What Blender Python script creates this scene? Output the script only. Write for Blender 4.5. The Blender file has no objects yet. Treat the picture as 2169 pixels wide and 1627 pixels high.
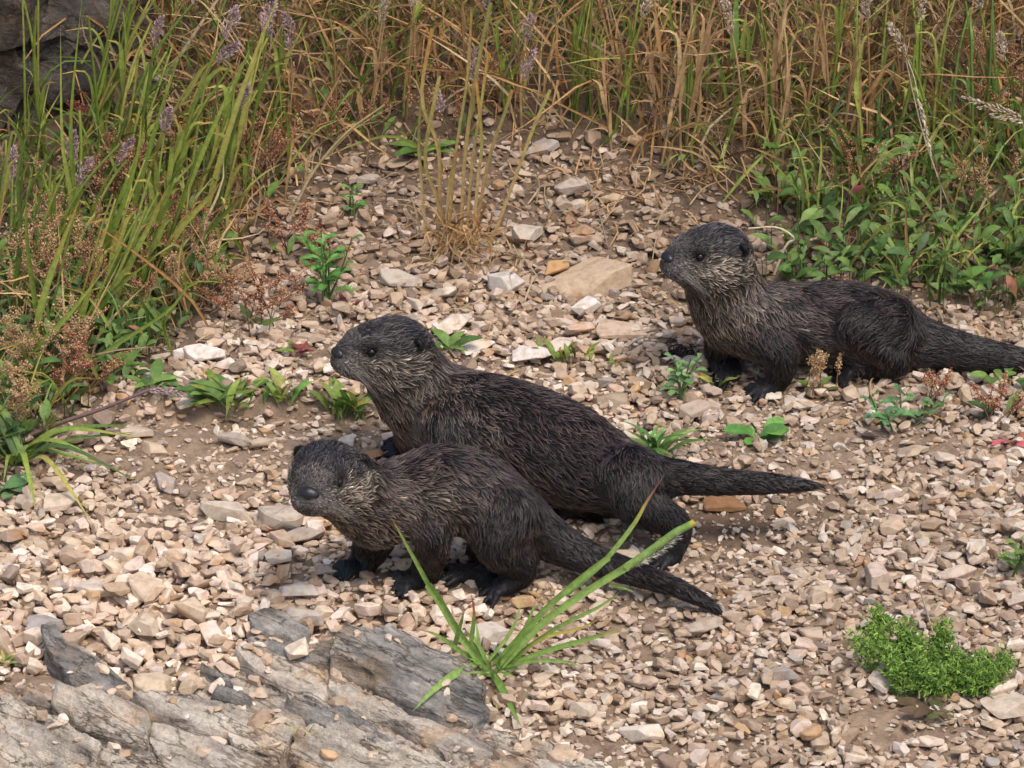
import bpy, bmesh, math, random
import numpy as np
from mathutils import Vector, Matrix

# ------------------------------------------------------------------ camera, sky, sun, exposure
SC = bpy.context.scene
COL = SC.collection
W, H, DIST, PITCH, WIDE = 2169, 1627, 8.0, math.radians(20), 1.6
K = WIDE / W                                    # metres per photograph pixel at the middle distance
cp, sp = math.cos(PITCH), math.sin(PITCH)
CAM = np.array([0, -DIST * cp, DIST * sp])
RT, UP, FW = np.array([1.0, 0, 0]), np.array([0, sp, cp]), np.array([0, cp, -sp])
cam = bpy.data.cameras.new('camera')
cam.sensor_width = 36; cam.lens = 36 * DIST / WIDE; cam.clip_start = 0.1; cam.clip_end = 2000
camo = bpy.data.objects.new('camera', cam); COL.objects.link(camo)
camo.location = CAM; camo.rotation_euler = (math.pi / 2 - PITCH, 0, 0)
SC.camera = camo
SUN_EL, SUN_AZ = math.radians(58), math.radians(152)      # azimuth clockwise from +Y
world = bpy.data.worlds.new('World'); SC.world = world; world.use_nodes = True
nt = world.node_tree
sky = nt.nodes.new('ShaderNodeTexSky'); sky.sky_type = 'NISHITA'; sky.sun_disc = False
sky.sun_elevation = SUN_EL; sky.sun_rotation = SUN_AZ; sky.air_density = 1.0; sky.dust_density = 3.0; sky.ozone_density = 1.0
bg = nt.nodes['Background']; bg.inputs['Strength'].default_value = 0.14
nt.links.new(sky.outputs[0], bg.inputs['Color'])
sun = bpy.data.lights.new('sun', 'SUN'); sun.energy = 1.5; sun.angle = math.radians(16); sun.color = (1.0, 0.94, 0.86)
suno = bpy.data.objects.new('sun', sun); COL.objects.link(suno)
sd = Vector((math.sin(SUN_AZ) * math.cos(SUN_EL), math.cos(SUN_AZ) * math.cos(SUN_EL), math.sin(SUN_EL)))
suno.rotation_euler = sd.to_track_quat('Z', 'Y').to_euler()
SC.view_settings.view_transform = 'Standard'; SC.view_settings.look = 'None'
SC.view_settings.gamma = 1.0; SC.view_settings.use_curve_mapping = False
SC.view_settings.exposure = 0.62
SC.render.engine = 'CYCLES'
SC.cycles.max_bounces = 6; SC.cycles.diffuse_bounces = 3; SC.cycles.glossy_bounces = 2
SC.cycles.transmission_bounces = 3; SC.cycles.transparent_max_bounces = 4
SC.cycles.use_denoising = True
SC.cycles.use_adaptive_sampling = True; SC.cycles.adaptive_threshold = 0.02

rng = np.random.default_rng(7)
random.seed(7)
def U(a, b): return float(rng.uniform(a, b))

# ------------------------------------------------------------------ numeric helpers
def vnoise(p, seed=0):
    p = np.asarray(p, float); i = np.floor(p).astype(np.int64); f = p - i; f = f * f * (3 - 2 * f)
    def hsh(o):
        q = i + np.array(o)
        h = (q[..., 0] * 374761393 + q[..., 1] * 668265263 + q[..., 2] * 1274126177 + seed * 974634777) & 0xffffffff
        h = ((h ^ (h >> 13)) * 1274126177) & 0xffffffff
        h = (h ^ (h >> 16)) & 0xffff
        return h / 65535.0
    r = 0
    for ox in (0, 1):
        wx = f[..., 0] if ox else 1 - f[..., 0]
        for oy in (0, 1):
            wy = f[..., 1] if oy else 1 - f[..., 1]
            for oz in (0, 1):
                wz = f[..., 2] if oz else 1 - f[..., 2]
                r = r + hsh((ox, oy, oz)) * wx * wy * wz
    return r * 2 - 1
def fbm(p, oct=4, seed=0, gain=0.5):
    p = np.asarray(p, float); r = 0; a = 1.0; s = 0
    for o in range(oct):
        r = r + a * vnoise(p, seed + o); s += a; p = p * 2.03 + 11.7; a *= gain
    return r / s
def sstep(a, b, x):
    t = np.clip((x - a) / (b - a), 0, 1); return t * t * (3 - 2 * t)
def rays(u, v):
    u = np.asarray(u, float); v = np.asarray(v, float)
    return ((u - W / 2) * K)[..., None] * RT + ((H / 2 - v) * K)[..., None] * UP + DIST * FW
def P(u, v, Y):
    d = rays(u, v); t = (np.asarray(Y) - CAM[1]) / d[..., 1]
    return CAM + t[..., None] * d
def proj(p):
    q = np.asarray(p, float) - CAM; dep = q @ FW
    return W / 2 + (q @ RT) / dep * DIST / K, H / 2 - (q @ UP) / dep * DIST / K

# ------------------------------------------------------------------ the shape of the ground
_ky = np.array([-400, -9, -3.0, -1.6, -1.15, -0.8, -0.45, 0.0, 0.35, 0.55, 0.72, 1.5, 2.1, 3.5, 30, 400])
_ks = np.array([0.0, 0.01, 0.08, 0.25, 0.34, 0.24, 0.16, 0.19, 0.26, 0.42, 0.8, 0.8, 0.35, 0.12, 0.03, 0.0])
_ty = np.concatenate([np.linspace(-400, -3, 400), np.linspace(-2.99, 3.5, 2600), np.linspace(3.52, 400, 400)])
_ts = np.interp(_ty, _ky, _ks)
_tz = np.concatenate([[0], np.cumsum((_ts[1:] + _ts[:-1]) / 2 * np.diff(_ty))])
_tz -= np.interp(0, _ty, _tz)
def ground(x, y):
    x = np.asarray(x, float); y = np.asarray(y, float)
    z = np.interp(y, _ty, _tz)
    q = np.stack([x, y, np.zeros_like(x)], -1)
    near = np.exp(-((x / 3) ** 2 + (y / 3) ** 2))
    yl = -0.135 + 0.05 * vnoise(q * 5.0, 3) + 0.012 * vnoise(q * 22, 5)
    mx = sstep(-0.75, -0.5, x) * (1 - sstep(-0.2, -0.05, x))
    z = z + 0.038 * (sstep(-0.012, 0.022, y - yl) - sstep(0.0, 0.5, y - yl)) * mx
    z = z + near * (0.022 * fbm(q * 3.1, 3, 1) + 0.007 * fbm(q * 14, 3, 9))
    z = z - 0.02 * np.exp(-(((x - 0.33) / 0.17) ** 2 + ((y + 0.42) / 0.12) ** 2))
    return z
def G(u, v):
    u = np.atleast_1d(np.asarray(u, float)); v = np.atleast_1d(np.asarray(v, float))
    d = rays(u, v); ts = np.linspace(0.8, 1.4, 241)
    pts = CAM + ts[None, :, None] * d[:, None, :]
    below = pts[..., 2] < ground(pts[..., 0], pts[..., 1])
    k = np.clip(np.argmax(below, 1), 1, 240)
    a, b = ts[k - 1], ts[k]
    for _ in range(14):
        m = (a + b) / 2; q = CAM + m[:, None] * d; bl = q[:, 2] < ground(q[:, 0], q[:, 1])
        b = np.where(bl, m, b); a = np.where(bl, a, m)
    q = CAM + b[:, None] * d
    return q
def G1(u, v): return G(u, v)[0]

# ------------------------------------------------------------------ materials
MATS = {}
def new_mat(name):
    m = bpy.data.materials.new(name); m.use_nodes = True; MATS[name] = m
    n = m.node_tree; return m, n, n.nodes['Principled BSDF'], n.nodes, n.links
def _noise(nodes, links, scale, detail=4, rough=0.55, coord=None):
    t = nodes.new('ShaderNodeTexNoise'); t.inputs['Scale'].default_value = scale
    t.inputs['Detail'].default_value = detail; t.inputs['Roughness'].default_value = rough
    if coord is not None: links.new(coord, t.inputs['Vector'])
    return t
def _ramp(nodes, links, fac, stops):
    r = nodes.new('ShaderNodeValToRGB'); e = r.color_ramp.elements
    while len(e) < len(stops): e.new(0.5)
    for el, (p, c) in zip(e, stops): el.position = p; el.color = (*c, 1) if len(c) == 3 else c
    links.new(fac, r.inputs[0]); return r
def _mix(nodes, links, kind, fac, a, b):
    m = nodes.new('ShaderNodeMix'); m.data_type = 'RGBA'; m.blend_type = kind
    if isinstance(fac, (int, float)): m.inputs[0].default_value = fac
    else: links.new(fac, m.inputs[0])
    for s, i in ((a, 6), (b, 7)):
        if isinstance(s, tuple): m.inputs[i].default_value = (*s, 1)
        else: links.new(s, m.inputs[i])
    return m.outputs[2]
def _bump(nodes, links, h, strength, dist, bsdf):
    b = nodes.new('ShaderNodeBump'); b.inputs['Strength'].default_value = strength; b.inputs['Distance'].default_value = dist
    links.new(h, b.inputs['Height']); links.new(b.outputs[0], bsdf.inputs['Normal']); return b

def mat_stone(name, single):
    m, n, b, N, L = new_mat(name)
    tc = N.new('ShaderNodeTexCoord'); geo = N.new('ShaderNodeNewGeometry')
    if single:
        oi = N.new('ShaderNodeObjectInfo'); base = oi.outputs['Color']
    else:
        at = N.new('ShaderNodeAttribute'); at.attribute_name = 'col'; base = at.outputs['Color']
    n1 = _noise(N, L, 70, 5, 0.6, geo.outputs['Position'])
    r1 = _ramp(N, L, n1.outputs[0], [(0.3, (0.72, 0.66, 0.60)), (0.52, (1, 1, 1)), (0.75, (1.12, 1.10, 1.08))])
    c = _mix(N, L, 'MULTIPLY', 1.0, base, r1.outputs[0])
    n2 = _noise(N, L, 22, 3, 0.5, geo.outputs['Position'])
    r2 = _ramp(N, L, n2.outputs[0], [(0.60, (1, 1, 1)), (0.72, (0.95, 0.74, 0.52))])
    c = _mix(N, L, 'MULTIPLY', 0.8, c, r2.outputs[0])
    L.new(c, b.inputs['Base Color']); b.inputs['Roughness'].default_value = 0.85
    b.inputs['Specular IOR Level'].default_value = 0.3
    n3 = _noise(N, L, 260, 5, 0.65, geo.outputs['Position'])
    _bump(N, L, n3.outputs[0], 0.5, 0.0025, b)
    return m
mat_stone('gravel', False); mat_stone('stone', True)

m, n, b, N, L = new_mat('soil')
geo = N.new('ShaderNodeNewGeometry'); at = N.new('ShaderNodeAttribute'); at.attribute_name = 'col'
n1 = _noise(N, L, 40, 6, 0.7, geo.outputs['Position'])
r1 = _ramp(N, L, n1.outputs[0], [(0.3, (0.55, 0.5, 0.46)), (0.5, (1, 1, 1)), (0.7, (1.35, 1.3, 1.25))])
L.new(_mix(N, L, 'MULTIPLY', 1.0, at.outputs['Color'], r1.outputs[0]), b.inputs['Base Color'])
b.inputs['Roughness'].default_value = 0.95; b.inputs['Specular IOR Level'].default_value = 0.15
n3 = _noise(N, L, 180, 6, 0.75, geo.outputs['Position'])
_bump(N, L, n3.outputs[0], 0.9, 0.006, b)

def mat_rock(name, stops, scale):
    m, n, b, N, L = new_mat(name)
    geo = N.new('ShaderNodeNewGeometry'); mp = N.new('ShaderNodeMapping'); mp.vector_type = 'TEXTURE'
    mp.inputs['Rotation'].default_value = (0, 0.1, math.radians(-36)); mp.inputs['Scale'].default_value = (4.2, 1, 0.8)
    L.new(geo.outputs['Position'], mp.inputs['Vector'])
    n1 = _noise(N, L, scale, 8, 0.62, mp.outputs[0])
    r1 = _ramp(N, L, n1.outputs[0], stops)
    n2 = _noise(N, L, 9, 4, 0.6, geo.outputs['Position'])
    r2 = _ramp(N, L, n2.outputs[0], [(0.52, (1, 1, 1)), (0.68, (1.05, 0.80, 0.55))])
    c = _mix(N, L, 'MULTIPLY', 0.85, r1.outputs[0], r2.outputs[0])
    n4 = _noise(N, L, 120, 5, 0.7, geo.outputs['Position'])
    r4 = _ramp(N, L, n4.outputs[0], [(0.3, (0.6, 0.6, 0.6)), (0.55, (1, 1, 1)), (0.8, (1.25, 1.25, 1.22))])
    c = _mix(N, L, 'MULTIPLY', 0.9, c, r4.outputs[0])
    n5 = _noise(N, L, scale * 0.55, 5, 0.6, mp.outputs[0])
    r5 = _ramp(N, L, n5.outputs[0], [(0.478, (1, 1, 1)), (0.50, (0.28, 0.25, 0.22)), (0.522, (1, 1, 1))])
    c = _mix(N, L, 'MULTIPLY', 0.85, c, r5.outputs[0])
    n6 = _noise(N, L, scale * 0.3, 6, 0.65, mp.outputs[0])
    r6 = _ramp(N, L, n6.outputs[0], [(0.535, (1, 1, 1)), (0.548, (0.2, 0.17, 0.14)), (0.561, (1, 1, 1))])
    c = _mix(N, L, 'MULTIPLY', 0.85, c, r6.outputs[0])
    L.new(c, b.inputs['Base Color']); b.inputs['Roughness'].default_value = 0.8; b.inputs['Specular IOR Level'].default_value = 0.3
    n3 = _noise(N, L, scale * 3.2, 8, 0.7, mp.outputs[0])
    ad = N.new('ShaderNodeMath'); ad.operation = 'ADD'; L.new(n3.outputs[0], ad.inputs[0]); L.new(n4.outputs[0], ad.inputs[1])
    _bump(N, L, ad.outputs[0], 1.0, 0.010, b)
    return m
mat_rock('bedrock', [(0.28, (0.10, 0.083, 0.068)), (0.38, (0.38, 0.315, 0.25)), (0.50, (0.64, 0.54, 0.43)), (0.62, (0.78, 0.67, 0.54)), (0.74, (0.50, 0.44, 0.37))], 26)
mat_rock('grey_rock', [(0.28, (0.05, 0.046, 0.042)), (0.40, (0.21, 0.195, 0.175)), (0.53, (0.38, 0.345, 0.30)), (0.66, (0.64, 0.57, 0.48))], 30)
mat_rock('dark_rock', [(0.25, (0.02, 0.017, 0.015)), (0.45, (0.07, 0.058, 0.048)), (0.6, (0.13, 0.105, 0.085)), (0.78, (0.25, 0.2, 0.16))], 16)

def mat_leaf(name, transl, rough, spec):
    m, n, b, N, L = new_mat(name)
    at = N.new('ShaderNodeAttribute'); at.attribute_name = 'col'; geo = N.new('ShaderNodeNewGeometry')
    n1 = _noise(N, L, 130, 4, 0.6, geo.outputs['Position'])
    r1 = _ramp(N, L, n1.outputs[0], [(0.3, (0.68, 0.68, 0.68)), (0.55, (1, 1, 1)), (0.8, (1.3, 1.28, 1.2))])
    c = _mix(N, L, 'MULTIPLY', 1.0, at.outputs['Color'], r1.outputs[0])
    L.new(c, b.inputs['Base Color']); b.inputs['Roughness'].default_value = rough; b.inputs['Specular IOR Level'].default_value = spec
    if transl:
        t = N.new('ShaderNodeBsdfTranslucent'); L.new(c, t.inputs['Color'])
        mx = N.new('ShaderNodeMixShader'); mx.inputs[0].default_value = transl
        L.new(b.outputs[0], mx.inputs[1]); L.new(t.outputs[0], mx.inputs[2])
        L.new(mx.outputs[0], N['Material Output'].inputs['Surface'])
    return m
mat_leaf('leaf', 0.25, 0.5, 0.35); mat_leaf('dry', 0.12, 0.8, 0.15); mat_leaf('seed', 0.0, 0.8, 0.2)

m, n, b, N, L = new_mat('hide')
at = N.new('ShaderNodeAttribute'); at.attribute_name = 'col'; geo = N.new('ShaderNodeNewGeometry')
L.new(at.outputs['Color'], b.inputs['Base Color']); b.inputs['Roughness'].default_value = 0.55; b.inputs['Specular IOR Level'].default_value = 0.3
n3 = _noise(N, L, 350, 4, 0.6, geo.outputs['Position']); _bump(N, L, n3.outputs[0], 0.4, 0.001, b)
m, n, b, N, L = new_mat('fur')
at = N.new('ShaderNodeAttribute'); at.attribute_name = 'col'
L.new(at.outputs['Color'], b.inputs['Base Color']); b.inputs['Roughness'].default_value = 0.34; b.inputs['Specular IOR Level'].default_value = 0.42
m, n, b, N, L = new_mat('eye')
b.inputs['Base Color'].default_value = (0.007, 0.005, 0.005, 1); b.inputs['Roughness'].default_value = 0.12; b.inputs['Specular IOR Level'].default_value = 0.35
m, n, b, N, L = new_mat('nose')
b.inputs['Base Color'].default_value = (0.012, 0.011, 0.013, 1); b.inputs['Roughness'].default_value = 0.36
tc = N.new('ShaderNodeTexCoord'); n3 = _noise(N, L, 420, 4, 0.6, tc.outputs['Object']); _bump(N, L, n3.outputs[0], 0.5, 0.0008, b)
m, n, b, N, L = new_mat('whisker')
b.inputs['Base Color'].default_value = (0.32, 0.29, 0.26, 1); b.inputs['Roughness'].default_value = 0.5

# ------------------------------------------------------------------ mesh helpers
def tag(o, label=None, cat=None, group=None, kind=None):
    if label: o['label'] = label
    if cat: o['category'] = cat
    if group: o['group'] = group
    if kind: o['kind'] = kind
    return o
def mesh_np(name, V, F, cols=None, smooth=False):
    V = np.asarray(V, np.float32); F = np.asarray(F, np.int32); n = F.shape[1]
    me = bpy.data.meshes.new(name)
    me.vertices.add(len(V)); me.vertices.foreach_set('co', V.ravel())
    me.loops.add(F.size); me.loops.foreach_set('vertex_index', F.ravel())
    me.polygons.add(len(F)); me.polygons.foreach_set('loop_start', np.arange(0, F.size, n, dtype=np.int32))
    me.polygons.foreach_set('use_smooth', np.full(len(F), smooth, bool))
    me.update(calc_edges=True)
    if cols is not None:
        a = me.color_attributes.new('col', 'FLOAT_COLOR', 'POINT')
        c = np.ones((len(V), 4), np.float32); c[:, :3] = cols; a.data.foreach_set('color', c.ravel())
    return me
def link(name, me, mat, parent=None, loc=None):
    o = bpy.data.objects.new(name, me); COL.objects.link(o)
    if me is not None and mat and not me.materials: me.materials.append(MATS[mat])
    if loc is not None: o.location = loc
    if parent is not None: o.parent = parent
    return o
class MB:
    """collects quads (tris as degenerate-free triples split) of plant pieces with a colour per vertex"""
    def __init__(s): s.V = []; s.T = []; s.C = []; s.n = 0
    def add(s, V, T, C):
        V = np.asarray(V, float); s.V.append(V); s.T.append(np.asarray(T, int) + s.n)
        C = np.asarray(C, float); s.C.append(np.broadcast_to(C, (len(V), 3)) if C.ndim == 1 else C); s.n += len(V)
    def build(s, name, mat, parent=None, origin=None, smooth=True):
        V = np.concatenate(s.V); 
        if origin is None: origin = np.zeros(3)
        me = mesh_np(name, V - np.asarray(origin), np.concatenate(s.T), np.concatenate(s.C), smooth)
        return link(name, me, mat, parent)
def unit(a):
    a = np.asarray(a, float); return a / (np.sqrt((a * a).sum(-1, keepdims=True)) + 1e-9)
def cross(a, b):
    a, b = np.broadcast_arrays(np.asarray(a, float), np.asarray(b, float)); r = np.empty_like(a)
    r[..., 0] = a[..., 1] * b[..., 2] - a[..., 2] * b[..., 1]; r[..., 1] = a[..., 2] * b[..., 0] - a[..., 0] * b[..., 2]; r[..., 2] = a[..., 0] * b[..., 1] - a[..., 1] * b[..., 0]
    return r
def grad(c):
    g = np.empty_like(c); g[1:-1] = c[2:] - c[:-2]; g[0] = c[1] - c[0]; g[-1] = c[-1] - c[-2]; return g
_LIN = {}
def lin(n):
    if n not in _LIN: _LIN[n] = np.linspace(0, 1, n)
    return _LIN[n]
def spline(pts, n):
    """Catmull-Rom through the points (any width of row)"""
    p = np.asarray(pts, float); m = len(p)
    if m == 2: t = np.linspace(0, 1, n)[:, None]; return p[0] * (1 - t) + p[1] * t
    e = np.vstack([2 * p[0] - p[1], p, 2 * p[-1] - p[-2]])
    t = lin(n) * (m - 1 - 1e-6); i = t.astype(int); f = (t - i)[:, None]
    a, b, c, d = e[i], e[i + 1], e[i + 2], e[i + 3]
    return 0.5 * (2 * b + (c - a) * f + (2 * a - 5 * b + 4 * c - d) * f ** 2 + (3 * b - a - 3 * c + d) * f ** 3)
def ribbon(mb, pts, w, col, nrm=None, fold=0.25, n=9, prof='grass', twist=0.0):
    """a folded leaf or blade along pts; col: list of (t, rgb); w: full width in metres"""
    c = spline(pts, n); t = lin(n)
    tg = unit(grad(c))
    if nrm is None: nrm = np.array([U(-.6, .6), -1, U(0, 1)])
    sd = cross(tg, np.asarray(nrm, float)); sd = unit(sd); nn = unit(cross(sd, tg))
    if twist:
        a = (t * twist)[:, None]; sd, nn = sd * np.cos(a) + nn * np.sin(a), nn * np.cos(a) - sd * np.sin(a)
    if prof == 'grass': pw = np.minimum(1, 0.55 + t * 1.5) * np.clip(1 - t ** 2.2, 0.03, 1)
    elif prof == 'lance': pw = np.clip(np.sin(np.pi * np.clip(t * 0.94 + 0.04, 0, 1)) ** 0.75, 0.05, 1) * (0.15 + 0.85 * sstep(0.05, 0.35, t))
    elif prof == 'oval': pw = np.where(t < 0.35, 0.14 + 0 * t, 0) + np.sqrt(np.clip(1 - ((t - 0.66) / 0.345) ** 2, 0, 1)); pw = np.maximum(pw, 0.03)
    else: pw = np.ones(n)
    hw = (w / 2 * pw)[:, None]
    V = np.concatenate([c - sd * hw + nn * hw * fold, c, c + sd * hw + nn * hw * fold])
    i = np.arange(n - 1)
    T = np.concatenate([np.stack([i, i + 1, i + n], 1), np.stack([i + 1, i + n + 1, i + n], 1),
                        np.stack([i + n, i + n + 1, i + 2 * n], 1), np.stack([i + n + 1, i + 2 * n + 1, i + 2 * n], 1)])
    col = col if isinstance(col, list) else [(0, col), (1, col)]
    ct = np.array([x[0] for x in col]); cc = np.array([x[1] for x in col], float)
    C = np.stack([np.interp(t, ct, cc[:, k]) for k in range(3)], 1)
    mb.add(V, T, np.concatenate([C * 0.96, C * 1.12, C]))
    return c
def tube(mb, pts, r0, r1, col, n=8, sides=5):
    c = spline(pts, n); tg = unit(grad(c)); t = lin(n)
    a = unit(cross(tg, np.array([0.31, 0.9, 0.2]))); b = cross(tg, a)
    r = (r0 * (1 - t) + r1 * t)[:, None]
    ang = np.arange(sides) / sides * 2 * np.pi
    V = np.concatenate([c + r * (a * math.cos(x) + b * math.sin(x)) for x in ang])
    T = []
    for k in range(sides):
        i = np.arange(n - 1) + k * n; j = np.arange(n - 1) + ((k + 1) % sides) * n
        T += [np.stack([i, j, i + 1], 1), np.stack([i + 1, j, j + 1], 1)]
    col = col if isinstance(col, list) else [(0, col), (1, col)]
    ct = np.array([x[0] for x in col]); cc = np.array([x[1] for x in col], float)
    C = np.stack([np.interp(t, ct, cc[:, k]) for k in range(3)], 1)
    mb.add(V, np.concatenate(T), np.tile(C, (sides, 1)))
    return c
_OV = np.array([[1, 0, 0], [-1, 0, 0], [0, 1, 0], [0, -1, 0], [0, 0, 1], [0, 0, -1]], float)
_OT = np.array([[0, 2, 4], [2, 1, 4], [1, 3, 4], [3, 0, 4], [2, 0, 5], [1, 2, 5], [3, 1, 5], [0, 3, 5]])
def seeds(mb, pos, axis, r, length, cols):
    """small elongated seeds, all at once"""
    pos = np.asarray(pos, float); n = len(pos); ax = unit(axis)
    a = unit(cross(ax, np.array([0.3, 0.8, 0.5]))); b = cross(ax, a)
    V = pos[:, None, :] + (_OV[None, :, 0:1] * a[:, None] + _OV[None, :, 1:2] * b[:, None]) * np.asarray(r)[:, None, None] \
        + _OV[None, :, 2:3] * ax[:, None] * np.asarray(length)[:, None, None]
    T = (_OT[None] + (np.arange(n) * 6)[:, None, None]).reshape(-1, 3)
    mb.add(V.reshape(-1, 3), T, np.repeat(cols, 6, 0))
def thing(name, label, cat, loc, group=None):
    o = bpy.data.objects.new(name, None); COL.objects.link(o); o.empty_display_size = 0.02
    o.location = loc; tag(o, label, cat, group, 'thing'); return o

# ------------------------------------------------------------------ zones on the bank, by place in the photograph
VB = np.array([[-900, 1150], [0, 1040], [150, 900], [300, 800], [450, 700], [540, 560], [640, 420], [800, 340], [1000, 300], [1250, 300], [1400, 400],
               [1500, 440], [1600, 470], [1720, 600], [1900, 650], [2169, 690], [3000, 800]], float)
def veg(u, v): return sstep(-60, 80, np.interp(u, VB[:, 0], VB[:, 1]) - v)      # 1 inside the vegetation
def blob(u, v, cu, cv, ru, rv): return np.exp(-(((u - cu) / ru) ** 2 + ((v - cv) / rv) ** 2))
def dirt(u, v):
    d = 0.95 * blob(u, v, 420, 965, 230, 70) + 0.55 * blob(u, v, 640, 930, 170, 45) + 1.0 * blob(u, v, 1540, 1110, 190, 62) + 0.75 * blob(u, v, 1240, 1210, 200, 60)
    d = d + 0.55 * blob(u, v, 1150, 1110, 250, 60) + 0.55 * blob(u, v, 700, 1200, 140, 60) + 0.6 * blob(u, v, 1700, 950, 260, 60) + 0.45 * blob(u, v, 1380, 640, 130, 110) + 0.6 * blob(u, v, 1100, 790, 180, 35)
    d = d + 0.6 * blob(u, v, 1900, 1530, 110, 60) + 0.5 * blob(u, v, 1230, 1560, 110, 50) + 0.45 * blob(u, v, 1150, 400, 300, 70)
    return np.clip(d, 0, 1)

# ------------------------------------------------------------------ stone shapes
def stone_shape(seed, bevel):
    r = random.Random(seed); bm = bmesh.new()
    bmesh.ops.create_cube(bm, size=2.0)
    sx, sy, sz = 1.22, r.uniform(0.65, 1.05), r.uniform(0.36, 0.68)
    for k in range(r.randint(9, 12)):
        nrm = Vector((r.gauss(0, 1), r.gauss(0, 1), r.gauss(0, 0.8))).normalized()
        d = r.uniform(0.62, 0.92) + 0.1 * abs(nrm.z)
        bmesh.ops.bisect_plane(bm, geom=bm.verts[:] + bm.edges[:] + bm.faces[:], plane_co=nrm * d, plane_no=nrm, clear_outer=True)
        es = [e for e in bm.edges if e.is_boundary]
        if es: bmesh.ops.edgeloop_fill(bm, edges=es)
    bmesh.ops.dissolve_degenerate(bm, dist=0.02, edges=bm.edges[:])
    bmesh.ops.remove_doubles(bm, verts=bm.verts[:], dist=0.1)
    bmesh.ops.delete(bm, geom=bm.edges[:] + bm.faces[:], context='EDGES_FACES')
    for v in bm.verts: v.co = Vector((v.co.x * sx, v.co.y * sy, v.co.z * sz))
    res = bmesh.ops.convex_hull(bm, input=bm.verts[:])
    bmesh.ops.delete(bm, geom=[g for g in res['geom_interior'] if isinstance(g, bmesh.types.BMVert)], context='VERTS')
    if bevel:
        bmesh.ops.dissolve_limit(bm, angle_limit=math.radians(8), verts=bm.verts[:], edges=bm.edges[:])
        bmesh.ops.bevel(bm, geom=bm.edges[:], offset=bevel, segments=1, affect='EDGES', profile=0.6, clamp_overlap=True)
        bmesh.ops.remove_doubles(bm, verts=bm.verts[:], dist=0.03)
    bmesh.ops.triangulate(bm, faces=bm.faces[:])
    bmesh.ops.recalc_face_normals(bm, faces=bm.faces[:])
    bm.verts.index_update()
    V = np.array([v.co[:] for v in bm.verts]); T = np.array([[v.index for v in f.verts] for f in bm.faces]); bm.free()
    return V, T
BIGS = [stone_shape(100 + i, 0.10) for i in range(26)]
SMALLS = [stone_shape(300 + i, 0) for i in range(16)]

def rotm(az, tilt, taz):
    """rotation matrices: spin about z by az, then tilt by tilt about a level axis at taz"""
    ca, sa = np.cos(az), np.sin(az); z = 0 * az; o = z + 1
    R1 = np.stack([np.stack([ca, -sa, z], -1), np.stack([sa, ca, z], -1), np.stack([z, z, o], -1)], -2)
    kx, ky = np.cos(taz), np.sin(taz); c, s = np.cos(tilt), np.sin(tilt)
    R2 = np.stack([np.stack([c + kx * kx * (1 - c), kx * ky * (1 - c), ky * s], -1),
                   np.stack([kx * ky * (1 - c), c + ky * ky * (1 - c), -kx * s], -1),
                   np.stack([-ky * s, kx * s, c], -1)], -2)
    return R2 @ R1

X0, X1, Y0, Y1, CELL = -1.35, 1.35, -1.5, 1.0, 0.0025
HM = np.zeros((int((Y1 - Y0) / CELL) + 2, int((X1 - X0) / CELL) + 2), np.float32)     # height of gravel above the soil
def deposit(x, y, r, thick, sink):
    """rest height above the soil of flat stones laid one after another, each on those under it"""
    out = np.zeros(len(x))
    for i in range(len(x)):
        rr = r[i] * 0.72; n = max(1, int(rr / CELL))
        cx, cy = int((x[i] - X0) / CELL), int((y[i] - Y0) / CELL)
        a, b, c, d = max(cy - n, 0), cy + n + 1, max(cx - n, 0), cx + n + 1
        s = HM[a:b, c:d]
        if s.size == 0: continue
        base = 0.55 * float(s.mean()) + 0.45 * float(s.max()) - sink * thick[i]
        base = min(base, 0.026); out[i] = base
        np.maximum(s, base + thick[i] * 0.85, out=s)
    return out

OUT = np.array([[-300, 1480], [60, 1440], [110, 1410], [270, 1470], [330, 1500], [450, 1470], [520, 1385], [640, 1370], [760, 1385], [930, 1430], [1010, 1530], [1120, 1580], [1280, 1625], [1320, 1800], [-300, 1800]], float)
def in_poly(u, v, poly):
    ins = np.zeros(np.shape(u), bool); j = len(poly) - 1
    for i in range(len(poly)):
        a, b = poly[i], poly[j]
        c = ((a[1] > v) != (b[1] > v)) & (u < (b[0] - a[0]) * (v - a[1]) / (b[1] - a[1] + 1e-12) + a[0])
        ins ^= c; j = i
    return ins

PAL = np.array([1.04, 0.99, 0.965]) * np.array([[0.52, 0.41, 0.30], [0.60, 0.50, 0.40], [0.45, 0.345, 0.245], [0.68, 0.60, 0.50], [0.36, 0.27, 0.19], [0.47, 0.32, 0.18], [0.37, 0.325, 0.28], [0.26, 0.20, 0.155]])
def stone_cols(n, u, v):
    p = np.array([0.28, 0.24, 0.19, 0.12, 0.10, 0.02, 0.035, 0.025]); p /= p.sum()
    c = PAL[rng.choice(len(PAL), n, p=p)] * rng.uniform(0.86, 1.12, (n, 1)) * rng.uniform(0.98, 1.02, (n, 3))
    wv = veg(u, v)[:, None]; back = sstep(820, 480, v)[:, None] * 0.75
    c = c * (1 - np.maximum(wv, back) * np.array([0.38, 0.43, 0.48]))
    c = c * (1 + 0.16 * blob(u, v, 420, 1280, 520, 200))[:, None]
    return c * (1 - 0.14 * sstep(1150, 1500, u) )[:, None]

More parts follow.
